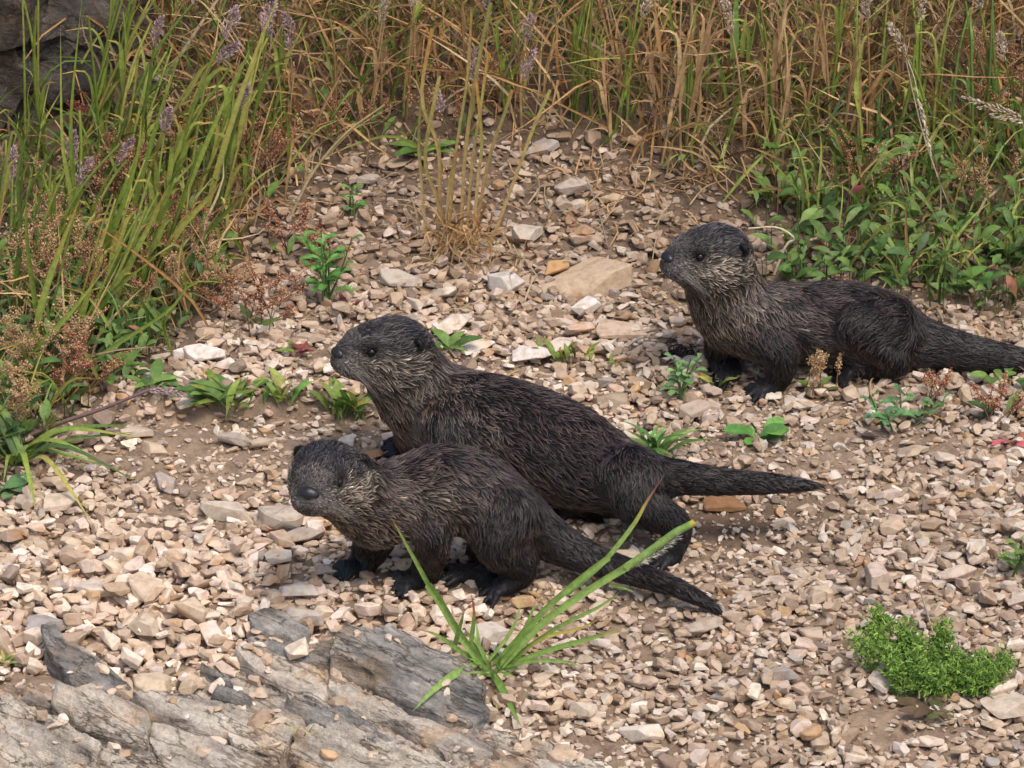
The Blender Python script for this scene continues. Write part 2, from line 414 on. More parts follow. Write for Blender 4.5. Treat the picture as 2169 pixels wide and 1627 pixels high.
def scatter(n, med, sig, keep):
    x = rng.uniform(X0 + .05, X1 - .05, n); y = rng.uniform(Y0 + .05, Y1 - .05, n); z = ground(x, y)
    u, v = proj(np.stack([x, y, z], -1))
    size = med * K * np.exp(sig * rng.standard_normal(n))
    big = 1 + 0.30 * blob(u, v, 350, 1300, 480, 170) + 0.12 * blob(u, v, 1150, 650, 350, 150) - 0.30 * dirt(u, v) - 0.12 * blob(u, v, 1500, 1250, 250, 120)
    size = size * big
    k = rng.uniform(0, 1, n) < keep(u, v)
    edge = np.where((u > -150) & (u < W + 150) & (v < H + 200), 1, 0.5); k &= rng.uniform(0, 1, n) < edge
    return x[k], y[k], z[k], u[k], v[k], size[k]
def emit(x, y, z, u, v, size, shapes, tiltmax, sink, flat=1.0):
    n = len(x); r = size / 2
    az = rng.uniform(0, 6.283, n); tilt = np.abs(rng.normal(0, tiltmax, n)); taz = rng.uniform(0, 6.283, n)
    var = rng.integers(0, len(shapes), n)
    sc = np.stack([r * rng.uniform(0.95, 1.3, n), r * rng.uniform(0.8, 1.1, n), r * rng.uniform(0.75, 1.25, n) * flat], -1)
    thick = np.array([s[0][:, 2].max() for s in shapes])[var] * sc[:, 2] * 2
    base = deposit(x, y, r, thick, sink)
    R = rotm(az, tilt, taz)
    pos = np.stack([x, y, z + base + thick * 0.5], -1)
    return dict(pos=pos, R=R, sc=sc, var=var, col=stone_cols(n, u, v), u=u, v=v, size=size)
def not_rock(u, v): return ~in_poly(u, v, OUT)
k_grit = lambda u, v: 0.9 - 0.6 * veg(u, v) - 0.6 * in_poly(u, v, OUT)
k_small = lambda u, v: np.clip(0.9 - 0.3 * dirt(u, v) - 0.6 * veg(u, v), 0.04, 1) * np.where(in_poly(u, v, OUT), 0.15, 1)
k_med = lambda u, v: np.clip(0.95 - 0.85 * dirt(u, v) - 0.75 * veg(u, v) - 0.1 * sstep(700, 500, v), 0.03, 1) * np.where(in_poly(u, v, OUT), 0.10, 1)
k_big = lambda u, v: np.clip(0.30 + 0.5 * blob(u, v, 380, 1300, 480, 180) + 0.3 * blob(u, v, 1150, 650, 350, 130) - 0.8 * dirt(u, v) - 0.7 * veg(u, v), 0.01, 1) * np.where(in_poly(u, v, OUT), 0.06, 1)
S1 = emit(*scatter(30000, 8, 0.3, k_grit), SMALLS, 0.5, 0.3)
S2 = emit(*scatter(26000, 14, 0.3, k_small), SMALLS, 0.45, 0.25)
S3 = emit(*scatter(23000, 19.5, 0.30, k_med), BIGS, 0.38, 0.12)
S4 = emit(*scatter(2300, 31, 0.26, k_big), BIGS, 0.30, 0.10)
# stones that stand out one by one in the photograph: u, v, width px, colour, spin
SPEC = [(1240, 590, 135, (.50, .37, .25), .3), (1248, 655, 58, (.70, .62, .54), 1.0), (480, 1085, 74, (.56, .46, .36), .1), (590, 1108, 86, (.50, .41, .32), -.4),
        (88, 1340, 66, (.36, .32, .29), .6), (310, 1345, 60, (.58, .46, .33), -.6), (328, 1462, 66, (.58, .45, .31), .2), (405, 1468, 48, (.57, .43, .29), 1.2),
        (960, 685, 80, (.62, .52, .41), .9), (1075, 610, 62, (.52, .46, .40), .5), (1180, 575, 50, (.50, .29, .13), .2), (1110, 505, 60, (.48, .40, .32), 1.0),
        (1310, 700, 80, (.52, .38, .27), .4), (1290, 850, 70, (.36, .27, .19), 0), (1330, 1195, 60, (.5, .4, .3), 0), (560, 940, 46, (.48, .38, .27), .4),
        (505, 940, 60, (.42, .35, .28), -.5), (290, 925, 44, (.50, .40, .30), .2), (330, 955, 36, (.5, .38, .26), 0), (130, 1075, 60, (.58, .46, .34), 0),
        (55, 1070, 44, (.50, .40, .30), .5), (640, 1140, 60, (.42, .34, .27), .3), (690, 1210, 56, (.38, .30, .24), -.4), (1660, 1110, 40, (.55, .44, .33), 0),
        (1030, 1345, 70, (.56, .48, .40), .2), (410, 750, 70, (.66, .58, .50), .1), (435, 760, 56, (.68, .60, .52), .5), (850, 600, 70, (.46, .38, .30), .3),
        (780, 390, 44, (.4, .32, .25), .5), (840, 350, 54, (.34, .25, .17), .9), (625, 370, 52, (.46, .33, .20), 0), (1295, 425, 36, (.48, .35, .22), 0),
        (1150, 320, 60, (.38, .32, .27), .2), (1210, 400, 60, (.42, .34, .27), .8), (1350, 300, 46, (.46, .32, .19), .3), (1420, 280, 60, (.42, .36, .31), .4),
        (1530, 1065, 60, (.25, .13, .06), .2), (795, 965, 44, (.42, .24, .12), .4), (1480, 880, 60, (.44, .35, .27), .2), (1490, 1330, 60, (.40, .32, .25), .5),
        (1360, 1560, 74, (.62, .53, .43), -.5), (2130, 1500, 80, (.55, .45, .35), .1), (1875, 1440, 66, (.54, .46, .38), 1.2), (1650, 1440, 46, (.34, .30, .27), .3),
        (590, 1190, 46, (.62, .53, .43), 0), (640, 1260, 60, (.66, .57, .47), .2), (200, 1250, 60, (.58, .48, .38), 0), (1700, 860, 60, (.5, .41, .32), .1),
        (1160, 870, 70, (.5, .41, .31), .1), (1200, 735, 60, (.6, .5, .4), .2), (1130, 760, 62, (.66, .58, .5), 0), (1010, 735, 66, (.68, .6, .52), .7)]
sp_u = np.array([s[0] for s in SPEC], float); sp_v = np.array([s[1] for s in SPEC], float)
q = G(sp_u, sp_v)
S5 = emit(q[:, 0], q[:, 1], q[:, 2], sp_u, sp_v, np.array([s[2] for s in SPEC]) * K, BIGS, 0.18, 0.30, 0.85)
S5['col'] = np.array([s[3] for s in SPEC]); S5['R'] = rotm(np.array([s[4] for s in SPEC]), np.abs(rng.normal(0.1, 0.08, len(SPEC))), rng.uniform(0, 6.28, len(SPEC)))

# the soil lies under the gravel: its sheet and every stone go down by the mean thickness of the layer
def _box(a, n, ax):
    c = np.cumsum(np.concatenate([np.repeat(a.take([0], ax), n + 1, ax), a, np.repeat(a.take([-1], ax), n, ax)], ax), ax, dtype=np.float64)
    return (c.take(range(2 * n + 1, c.shape[ax]), ax) - c.take(range(0, c.shape[ax] - 2 * n - 1), ax)) / (2 * n + 1)
HB = HM.astype(float)
for _ in range(2):
    for ax in (0, 1): HB = _box(HB, 11, ax)
def layer(x, y):
    i = np.clip(((np.asarray(y) - Y0) / CELL).astype(int), 0, HB.shape[0] - 1); j = np.clip(((np.asarray(x) - X0) / CELL).astype(int), 0, HB.shape[1] - 1)
    return HB[i, j] * 0.92
for S in (S1, S2, S3, S4, S5): S['pos'][:, 2] -= layer(S['pos'][:, 0], S['pos'][:, 1])
print('layer', HM.mean(), HM.max())
# ------------------------------------------------------------------ ground sheet
gx = np.unique(np.round(np.concatenate([-np.geomspace(1.6, 400, 40), np.linspace(-1.55, 1.55, 330), np.geomspace(1.6, 400, 40)]), 5))
gy = np.unique(np.round(np.concatenate([-np.geomspace(1.75, 400, 40), np.linspace(-1.7, 1.6, 350), np.geomspace(1.65, 400, 40)]), 5))
GX, GY = np.meshgrid(gx, gy)
q = np.stack([GX, GY, 0 * GX], -1)
near = np.exp(-((GX / 2.5) ** 2 + (GY / 2.5) ** 2))
GZ = ground(GX, GY) - layer(GX, GY) + near * 0.0035 * fbm(q * 60, 3, 21)
gu, gv = proj(np.stack([GX, GY, GZ], -1))
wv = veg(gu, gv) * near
pal = np.array([0.30, 0.215, 0.148]); dk = np.array([0.048, 0.033, 0.022])  # dk: dark humus under the plants, with the shade between them painted in
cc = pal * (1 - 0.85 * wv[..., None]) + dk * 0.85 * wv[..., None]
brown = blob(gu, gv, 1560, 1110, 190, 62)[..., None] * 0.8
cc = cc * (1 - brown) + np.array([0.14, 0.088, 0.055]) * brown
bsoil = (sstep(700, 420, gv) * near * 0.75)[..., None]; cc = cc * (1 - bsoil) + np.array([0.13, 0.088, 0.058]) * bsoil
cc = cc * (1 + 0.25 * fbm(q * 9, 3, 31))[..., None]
ny, nx = GX.shape
idx = np.arange(nx * ny).reshape(ny, nx)
F = np.stack([idx[:-1, :-1], idx[:-1, 1:], idx[1:, 1:], idx[1:, :-1]], -1).reshape(-1, 4)
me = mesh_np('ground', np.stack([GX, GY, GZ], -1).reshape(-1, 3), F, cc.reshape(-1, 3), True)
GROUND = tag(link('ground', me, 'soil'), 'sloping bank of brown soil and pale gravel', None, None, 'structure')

# the largest 300 in the picture are stones of their own, children of the ground; the rest is gravel
allb = []
for S in (S3, S4, S5):
    vis = (S['u'] > 0) & (S['u'] < W) & (S['v'] > 0) & (S['v'] < H) & (veg(S['u'], S['v']) < 0.5)
    allb.append(np.where(vis, S['size'], 0) + (10 if S is S5 else 0))
thr = np.sort(np.concatenate(allb))[-300]
BIGME = []
for i, (V, T) in enumerate(BIGS):
    me = mesh_np('stone', V, T); me.materials.append(MATS['stone']); BIGME.append(me)
for S, a in zip((S3, S4, S5), allb):
    S['own'] = a >= thr
    for i in np.nonzero(S['own'])[0]:
        o = bpy.data.objects.new('stone', BIGME[S['var'][i]]); COL.objects.link(o); o.parent = GROUND
        M = Matrix([list(r) for r in S['R'][i]]).to_4x4(); M.translation = Vector(S['pos'][i])
        o.matrix_local = M @ Matrix.Diagonal((*S['sc'][i], 1)); o.color = (*S['col'][i], 1)
_gx, _gy = np.meshgrid(X0 + np.arange(HM.shape[1]) * CELL, Y0 + np.arange(HM.shape[0]) * CELL)
_h2 = HM.astype(float)
for ax in (0, 1): _h2 = _box(_h2, 2, ax)
TOPG = ground(_gx, _gy) + _h2 - 0.92 * HB
def gtop(x, y):
    """top of the gravel at a place"""
    i, j = int((y - Y0) / CELL), int((x - X0) / CELL)
    if 0 <= i < HM.shape[0] and 0 <= j < HM.shape[1]: return float(TOPG[i, j])
    return float(ground(np.array(x), np.array(y)))

# ------------------------------------------------------------------ bedrock in front, dark rock behind
def refine(bm, edge, rounds=6):
    for _ in range(rounds):
        es = [e for e in bm.edges if e.calc_length() > edge]
        if not es: break
        bmesh.ops.subdivide_edges(bm, edges=es, cuts=1)
        bmesh.ops.triangulate(bm, faces=[f for f in bm.faces if len(f.verts) > 3])
STRIKE = unit(np.array([0.80, -0.60])); CROSS = np.array([-STRIKE[1], STRIKE[0]])
def rough_up(bm, amp, step, period, seed, aniso=True):
    bm.normal_update()
    V = np.array([v.co[:] for v in bm.verts]); Nn = np.array([v.normal[:] for v in bm.verts])
    s = V[:, :2] @ STRIKE; c = V[:, :2] @ CROSS
    q = np.stack([s * 6, c * 26, V[:, 2] * 26], -1) if aniso else V * 9
    d = amp * fbm(q, 5, seed, 0.55) + amp * 0.7 * fbm(V * 45, 3, seed + 7)
    ph = c / period + 0.9 * fbm(np.stack([s * 5, c * 7, 0 * s], -1), 3, seed + 3) + seed * 0.37
    fr = ph - np.floor(ph); saw = np.where(fr < 0.86, fr / 0.86, (1 - fr) / 0.14)
    hsh = np.sin(np.floor(ph) * 12.9 + seed) * 0.5 + 0.7
    topf = np.clip(Nn[:, 2], 0, 1)
    V = V + Nn * d[:, None]; V[:, 2] += 1.25 * step * saw * hsh * topf
    for v, p in zip(bm.verts, V): v.co = p
def bm_obj(name, bm, mat, parent, smooth=True):
    me = bpy.data.meshes.new(name); bm.to_mesh(me); bm.free()
    me.polygons.foreach_set('use_smooth', np.full(len(me.polygons), smooth, bool))
    if smooth and hasattr(me, 'set_sharp_from_angle'): me.set_sharp_from_angle(angle=math.radians(38))
    return link(name, me, mat, parent)
def slab(poly, lift, thick, tilt, seed, mat, parent, org, step=0.010, period=0.035, amp=0.0085):
    p = G([a[0] for a in poly], [a[1] for a in poly]); c = p.mean(0)
    A = np.c_[p[:, :2] - c[:2], np.ones(len(p))]; pl = np.linalg.lstsq(A, p[:, 2], rcond=None)[0]
    q = []
    for i in range(len(p)):                                   # a few broken corners between the traced ones
        a, b = p[i], p[(i + 1) % len(p)]; n = max(1, int(np.linalg.norm(b - a) / 0.03))
        for k in range(n): q.append(a + (b - a) * k / n + np.r_[rng.normal(0, 0.005, 2), 0])
    q = np.array(q); xy = q[:, :2] - c[:2]
    zt = xy @ (pl[:2] + np.array(tilt)) + pl[2] + lift
    bm = bmesh.new()
    top = [bm.verts.new((*(q[i, :2] - org[:2]), zt[i] - org[2])) for i in range(len(q))]
    bot = [bm.verts.new((*(q[i, :2] + (xy[i] * 0.02) - org[:2]), zt[i] - thick - org[2])) for i in range(len(q))]
    f = bm.faces.new(top); bm.faces.new(bot[::-1])
    for i in range(len(q)):
        j = (i + 1) % len(q); bm.faces.new((top[j], top[i], bot[i], bot[j]))
    bmesh.ops.recalc_face_normals(bm, faces=bm.faces[:])
    bmesh.ops.triangulate(bm, faces=bm.faces[:])
    refine(bm, 0.0075)
    for _ in range(1): bmesh.ops.smooth_vert(bm, verts=bm.verts[:], factor=0.5, use_axis_x=True, use_axis_y=True, use_axis_z=True)
    rough_up(bm, amp, step, period, seed)
    return bm_obj('slab', bm, mat, parent)
org = G1(520, 1500)
OUTCROP = thing('rock_outcrop', 'layered grey bedrock outcrop below the gravel at the lower left', 'rock', org)
cr = lambda pts: [(x * 0.507, 1250 + y * 0.507) for x, y in pts]
SL = [  # outline on the crop, lift, thickness, tilt x y, material, step
    ([(1390, 330), (1460, 290), (1640, 270), (1740, 300), (1900, 330), (2000, 450), (2035, 560), (1990, 610), (1850, 600), (1700, 530), (1550, 450), (1400, 385)], .040, .10, (-.10, .10), 'grey_rock', .003),
    ([(1390, 395), (1550, 470), (1720, 545), (1900, 610), (2080, 670), (2040, 720), (1900, 725), (1720, 645), (1560, 560), (1390, 470)], .016, .09, (0, .1), 'bedrock', .004),
    ([(970, 300), (1100, 290), (1250, 345), (1370, 400), (1370, 480), (1340, 530), (1230, 510), (1130, 430)], .022, .08, (-.05, .05), 'bedrock', .010),
    ([(1030, 250), (1130, 245), (1260, 275), (1380, 265), (1385, 380), (1250, 350), (1100, 290)], .018, .08, (0, .1), 'grey_rock', .008),
    ([(1040, 170), (1150, 150), (1250, 180), (1320, 250), (1280, 262), (1180, 232), (1050, 238)], .022, .06, (-.1, .15), 'grey_rock', .003),
    ([(1400, 250), (1540, 222), (1720, 262), (1740, 300), (1640, 275), (1460, 295)], .014, .06, (0, .05), 'bedrock', .004),
    ([(180, 270), (230, 255), (360, 330), (540, 430), (530, 462), (420, 472), (340, 455), (200, 345)], .026, .07, (-.12, .15), 'grey_rock', .004),
    ([(870, 370), (990, 420), (1030, 480), (1000, 512), (920, 480), (880, 430)], .018, .06, (0, .1), 'grey_rock', .008),
    ([(-260, 600), (0, 545), (180, 550), (300, 600), (420, 690), (400, 760), (200, 760), (-260, 760)], .018, .09, (-.05, .05), 'bedrock', .012),
    ([(220, 500), (400, 480), (560, 560), (625, 600), (612, 695), (480, 675), (330, 612), (240, 560)], .028, .08, (-.08, .1), 'bedrock', .010),
    ([(540, 500), (660, 470), (860, 520), (1060, 560), (1235, 610), (1170, 722), (1000, 690), (850, 622), (640, 572)], .020, .08, (-.04, .08), 'bedrock', .013),
    ([(640, 595), (800, 642), (1000, 702), (1160, 735), (1200, 860), (800, 900), (640, 720)], .010, .08, (-.04, .08), 'bedrock', .012),
    ([(1180, 500), (1370, 545), (1540, 605), (1700, 690), (1560, 705), (1350, 605), (1230, 562)], .012, .08, (0, .08), 'grey_rock', .012),
    ([(1240, 640), (1450, 605), (1700, 700), (1900, 765), (1950, 900), (1300, 900), (1200, 740)], .010, .08, (0, .1), 'bedrock', .013),
    ([(2010, 800), (2110, 745), (2260, 735), (2370, 770), (2480, 830), (2460, 930), (2000, 950)], .016, .08, (0, .05), 'bedrock', .006),
    ([(-260, 770), (200, 772), (400, 770), (640, 740), (780, 900), (700, 960), (-260, 960)], .010, .08, (0, .05), 'bedrock', .012),
    ([(0, 470), (180, 450), (330, 480), (220, 520), (240, 560), (60, 550)], .004, .07, (0, .05), 'bedrock', .008)]
slab([(-200, 1500), (60, 1440), (330, 1480), (440, 1420), (540, 1370), (760, 1372), (960, 1420), (1040, 1520), (1150, 1570), (1290, 1625), (1300, 1760), (-200, 1760)], -.004, .08, (0, 0), 39, 'bedrock', OUTCROP, org, .012, .022)
for i, (pts, lift, th, tl, mt, st) in enumerate(SL): slab(cr(pts), lift * .85 + .002, th, (tl[0] * .9, tl[1] * .9), 40 + i, mt, OUTCROP, org, st, 0.017 + 0.003 * (i % 5))
# loose chips that have spilled over the bedrock
from mathutils.bvhtree import BVHTree
bv, bp = [], []
for o in OUTCROP.children:
    n0 = len(bv); bv += [v.co + OUTCROP.location for v in o.data.vertices]; bp += [[k + n0 for k in f.vertices] for f in o.data.polygons]
TREE = BVHTree.FromPolygons(bv, bp)
ru, rv = rng.uniform(-60, 1300, 1900), rng.uniform(1340, 1700, 1900); k = in_poly(ru, rv, OUT + np.array([0, -30])); ru, rv = ru[k], rv[k]
k = rng.uniform(0, 1, len(ru)) < np.clip(.035 + .55 * blob(ru, rv, 330, 1450, 120, 40) + .5 * blob(ru, rv, 520, 1390, 60, 40) + .3 * blob(ru, rv, 0, 1470, 120, 60) + .4 * blob(ru, rv, 1150, 1590, 120, 40) + .25 * blob(ru, rv, 560, 1520, 120, 40), 0, 1)
q = G(ru[k], rv[k]); zz = []
for a in q:
    h = TREE.ray_cast(Vector((a[0], a[1], a[2] + .3)), Vector((0, 0, -1))); zz.append(h[0].z if h[0] is not None else np.nan)
zz = np.array(zz); ok = ~np.isnan(zz); q, zz, u6, v6 = q[ok], zz[ok], ru[k][ok], rv[k][ok]; n6 = len(q)
sz = 19 * K * np.exp(.38 * rng.standard_normal(n6)); var = rng.integers(0, len(BIGS), n6); sc6 = np.stack([sz / 2 * 1.1, sz / 2 * .95, sz / 2 * .95], -1)
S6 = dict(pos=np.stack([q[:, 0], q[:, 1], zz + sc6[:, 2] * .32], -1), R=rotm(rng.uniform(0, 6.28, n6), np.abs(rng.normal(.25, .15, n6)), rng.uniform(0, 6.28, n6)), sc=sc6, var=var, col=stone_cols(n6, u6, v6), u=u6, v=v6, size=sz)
def block(u, v, Y, size, seed, mat, parent, org, az):
    V, T = stone_shape(seed, 0); bm = bmesh.new()
    R = np.array(Matrix.Rotation(az, 3, 'Z') @ Matrix.Rotation(U(-.3, .3), 3, 'X')); c = P(u, v, Y)
    vs = [bm.verts.new(R @ (x * np.array(size)) + c - org) for x in V]
    for t in T: bm.faces.new([vs[k] for k in t])
    refine(bm, 0.010)
    rough_up(bm, 0.010, 0.010, 0.03, seed)
    return bm_obj('block', bm, mat, parent)
org = G1(90, 260); RY = org[1]
FACE = thing('dark_rock', 'dark brown cracked rock behind the tall grass at the upper left corner', 'rock', org)
for i, (u, v, dy, s) in enumerate([(30, 215, .03, (.075, .06, .11)), (115, 180, .04, (.06, .06, .10)), (60, 90, .08, (.075, .06, .15)), (150, 60, .10, (.075, .07, .16)),
                                   (-60, 130, .05, (.09, .08, .2)), (225, 20, .13, (.07, .07, .15)), (20, -40, .1, (.12, .09, .15)), (-170, 200, .05, (.12, .1, .18)), (185, 170, .08, (.05, .05, .1))]):
    block(u, v, RY + dy, s, 500 + i, 'dark_rock', FACE, org, i * 1.3)
VV, TT, CC, off = [], [], [], 0
for S, shapes in ((S1, SMALLS), (S2, SMALLS), (S3, BIGS), (S4, BIGS), (S6, BIGS)):
    own = S.get('own', np.zeros(len(S['u']), bool))
    for k, (V, T) in enumerate(shapes):
        s = np.nonzero((S['var'] == k) & ~own)[0]
        if not len(s): continue
        A = np.einsum('nij,nvj->nvi', S['R'][s], V[None] * S['sc'][s][:, None, :]) + S['pos'][s][:, None, :]
        VV.append(A.reshape(-1, 3)); TT.append((T[None] + (np.arange(len(s)) * len(V))[:, None, None] + off).reshape(-1, 3))
        CC.append(np.repeat(S['col'][s], len(V), 0)); off += len(s) * len(V)
me = mesh_np('gravel', np.concatenate(VV), np.concatenate(TT), np.concatenate(CC), False)
tag(link('gravel', me, 'gravel'), 'pale tan angular gravel strewn over the bank', 'gravel', None, 'stuff')
print('gravel tris', len(me.polygons))
# ------------------------------------------------------------------ otters: one continuous skin each, grown from a distance field
def sd_cone(p, a, b, r1, r2):
    ba = b - a; l2 = ba @ ba + 1e-12; t = np.clip(((p - a) @ ba) / l2, 0, 1)
    return np.linalg.norm(p - a - t[..., None] * ba, axis=-1) - (r1 + (r2 - r1) * t)
def sd_ell(p, c, Rm, r):
    q = (p - c) @ Rm                                         # rows of Rm.T are the axes
    k0 = np.linalg.norm(q / r, axis=-1); k1 = np.linalg.norm(q / (r * r), axis=-1) + 1e-9
    return k0 * (k0 - 1) / k1
def smin(a, b, k):
    h = np.maximum(k - np.abs(a - b), 0) / k
    return np.minimum(a, b) - h * h * k * 0.25
class Field:
    def __init__(s, lo, hi, vox):
        s.vox = vox; s.lo = np.asarray(lo); n = np.ceil((np.asarray(hi) - s.lo) / vox).astype(int) + 1
        s.n = n; s.F = np.full(n, 1.0, np.float32)
        s.ax = [s.lo[i] + np.arange(n[i]) * vox for i in range(3)]
    def local(s, lo, hi):
        a = np.clip(np.floor((lo - s.lo) / s.vox).astype(int), 0, s.n - 1); b = np.clip(np.ceil((hi - s.lo) / s.vox).astype(int) + 1, 1, s.n)
        sl = tuple(slice(a[i], b[i]) for i in range(3))
        g = np.stack(np.meshgrid(*[s.ax[i][sl[i]] for i in range(3)], indexing='ij'), -1)
        return sl, g
    def group(s, prims, k_in, k_out, carve=False):
        """prims of one limb are joined with k_in, then the limb with the body by k_out"""
        los, his = [], []
        for pr in prims:
            r = (max(pr[3], pr[4]) if pr[0] == 'c' else max(pr[3]))
            pts = np.array([pr[1], pr[2]]) if pr[0] == 'c' else np.array([pr[1]])
            los.append(pts.min(0) - r); his.append(pts.max(0) + r)
        mg = k_out + 4 * s.vox
        sl, g = s.local(np.min(los, 0) - mg, np.max(his, 0) + mg)
        A = np.full(g.shape[:3], 1.0)
        st = np.array([x.start for x in sl])
        for pr, l_, h_ in zip(prims, los, his):
            a = np.clip(np.floor((l_ - mg - k_in - s.lo) / s.vox).astype(int) - st, 0, A.shape); b = np.clip(np.ceil((h_ + mg + k_in - s.lo) / s.vox).astype(int) + 1 - st, 0, A.shape)
            t = tuple(slice(a[i], b[i]) for i in range(3)); gg = g[t]
            if gg.size == 0: continue
            d = sd_cone(gg, *pr[1:]) if pr[0] == 'c' else sd_ell(gg, pr[1], pr[2], np.asarray(pr[3]))
            A[t] = smin(A[t], d, k_in) if k_in > 0 else np.minimum(A[t], d)
        s.F[sl] = np.maximum(s.F[sl], -A) if carve else smin(s.F[sl], A, k_out)
    def value(s, p):
        q = (np.asarray(p) - s.lo) / s.vox; i = np.clip(np.floor(q).astype(int), 0, s.n - 2); f = q - i; r = 0
        for a in (0, 1):
            for b in (0, 1):
                for c in (0, 1):
                    w = (f[..., 0] if a else 1 - f[..., 0]) * (f[..., 1] if b else 1 - f[..., 1]) * (f[..., 2] if c else 1 - f[..., 2])
                    r = r + w * s.F[i[..., 0] + a, i[..., 1] + b, i[..., 2] + c]
        return r
    def nets(s):
        F = s.F; n = np.array(F.shape); cn = n - 1
        acc = np.zeros((*cn, 3), np.float32); cnt = np.zeros(cn, np.float32)
        neg = F < 0; faces = []
        cid = np.full(cn, -1, np.int64)
        for ax in range(3):
            o = [x for x in range(3) if x != ax]
            lo = [slice(None)] * 3; hi = [slice(None)] * 3; lo[ax] = slice(0, -1); hi[ax] = slice(1, None)
            a, b = F[tuple(lo)], F[tuple(hi)]; ch = neg[tuple(lo)] != neg[tuple(hi)]
            I = np.argwhere(ch)
            I = I[(I[:, o[0]] > 0) & (I[:, o[1]] > 0) & (I[:, o[0]] < n[o[0]] - 1) & (I[:, o[1]] < n[o[1]] - 1)]
            va, vb = a[tuple(I.T)], b[tuple(I.T)]; t = va / (va - vb)
            pt = I.astype(np.float32).copy(); pt[:, ax] += t
            quad = []
            for d0, d1 in ((-1, -1), (0, -1), (0, 0), (-1, 0)):
                c = I.copy(); c[:, o[0]] += d0; c[:, o[1]] += d1
                np.add.at(acc, tuple(c.T), pt); np.add.at(cnt, tuple(c.T), 1); quad.append(c)
            faces.append((quad, va < 0, ax))
        used = cnt > 0; cid[used] = np.arange(used.sum())
        V = acc[used] / cnt[used][:, None] * s.vox + s.lo
        Q = []
        for quad, inside, ax in faces:
            f = np.stack([cid[tuple(c.T)] for c in quad], 1)
            flip = inside if ax != 1 else ~inside
            f = np.where(flip[:, None], f, f[:, ::-1]); Q.append(f)
        return V, np.concatenate(Q)
def head_frame(f, roll=0.0, up=(0, 0, 1)):
    f = unit(np.array(f, float)); u = np.array(up, float); u = unit(u - f * (u @ f)); s = cross(u, f)    # s: the otter's left
    c, sn = math.cos(roll), math.sin(roll); u, s = u * c + s * sn, s * c - u * sn
    return np.stack([f, s, u], 1)                            # columns: forward, left, up

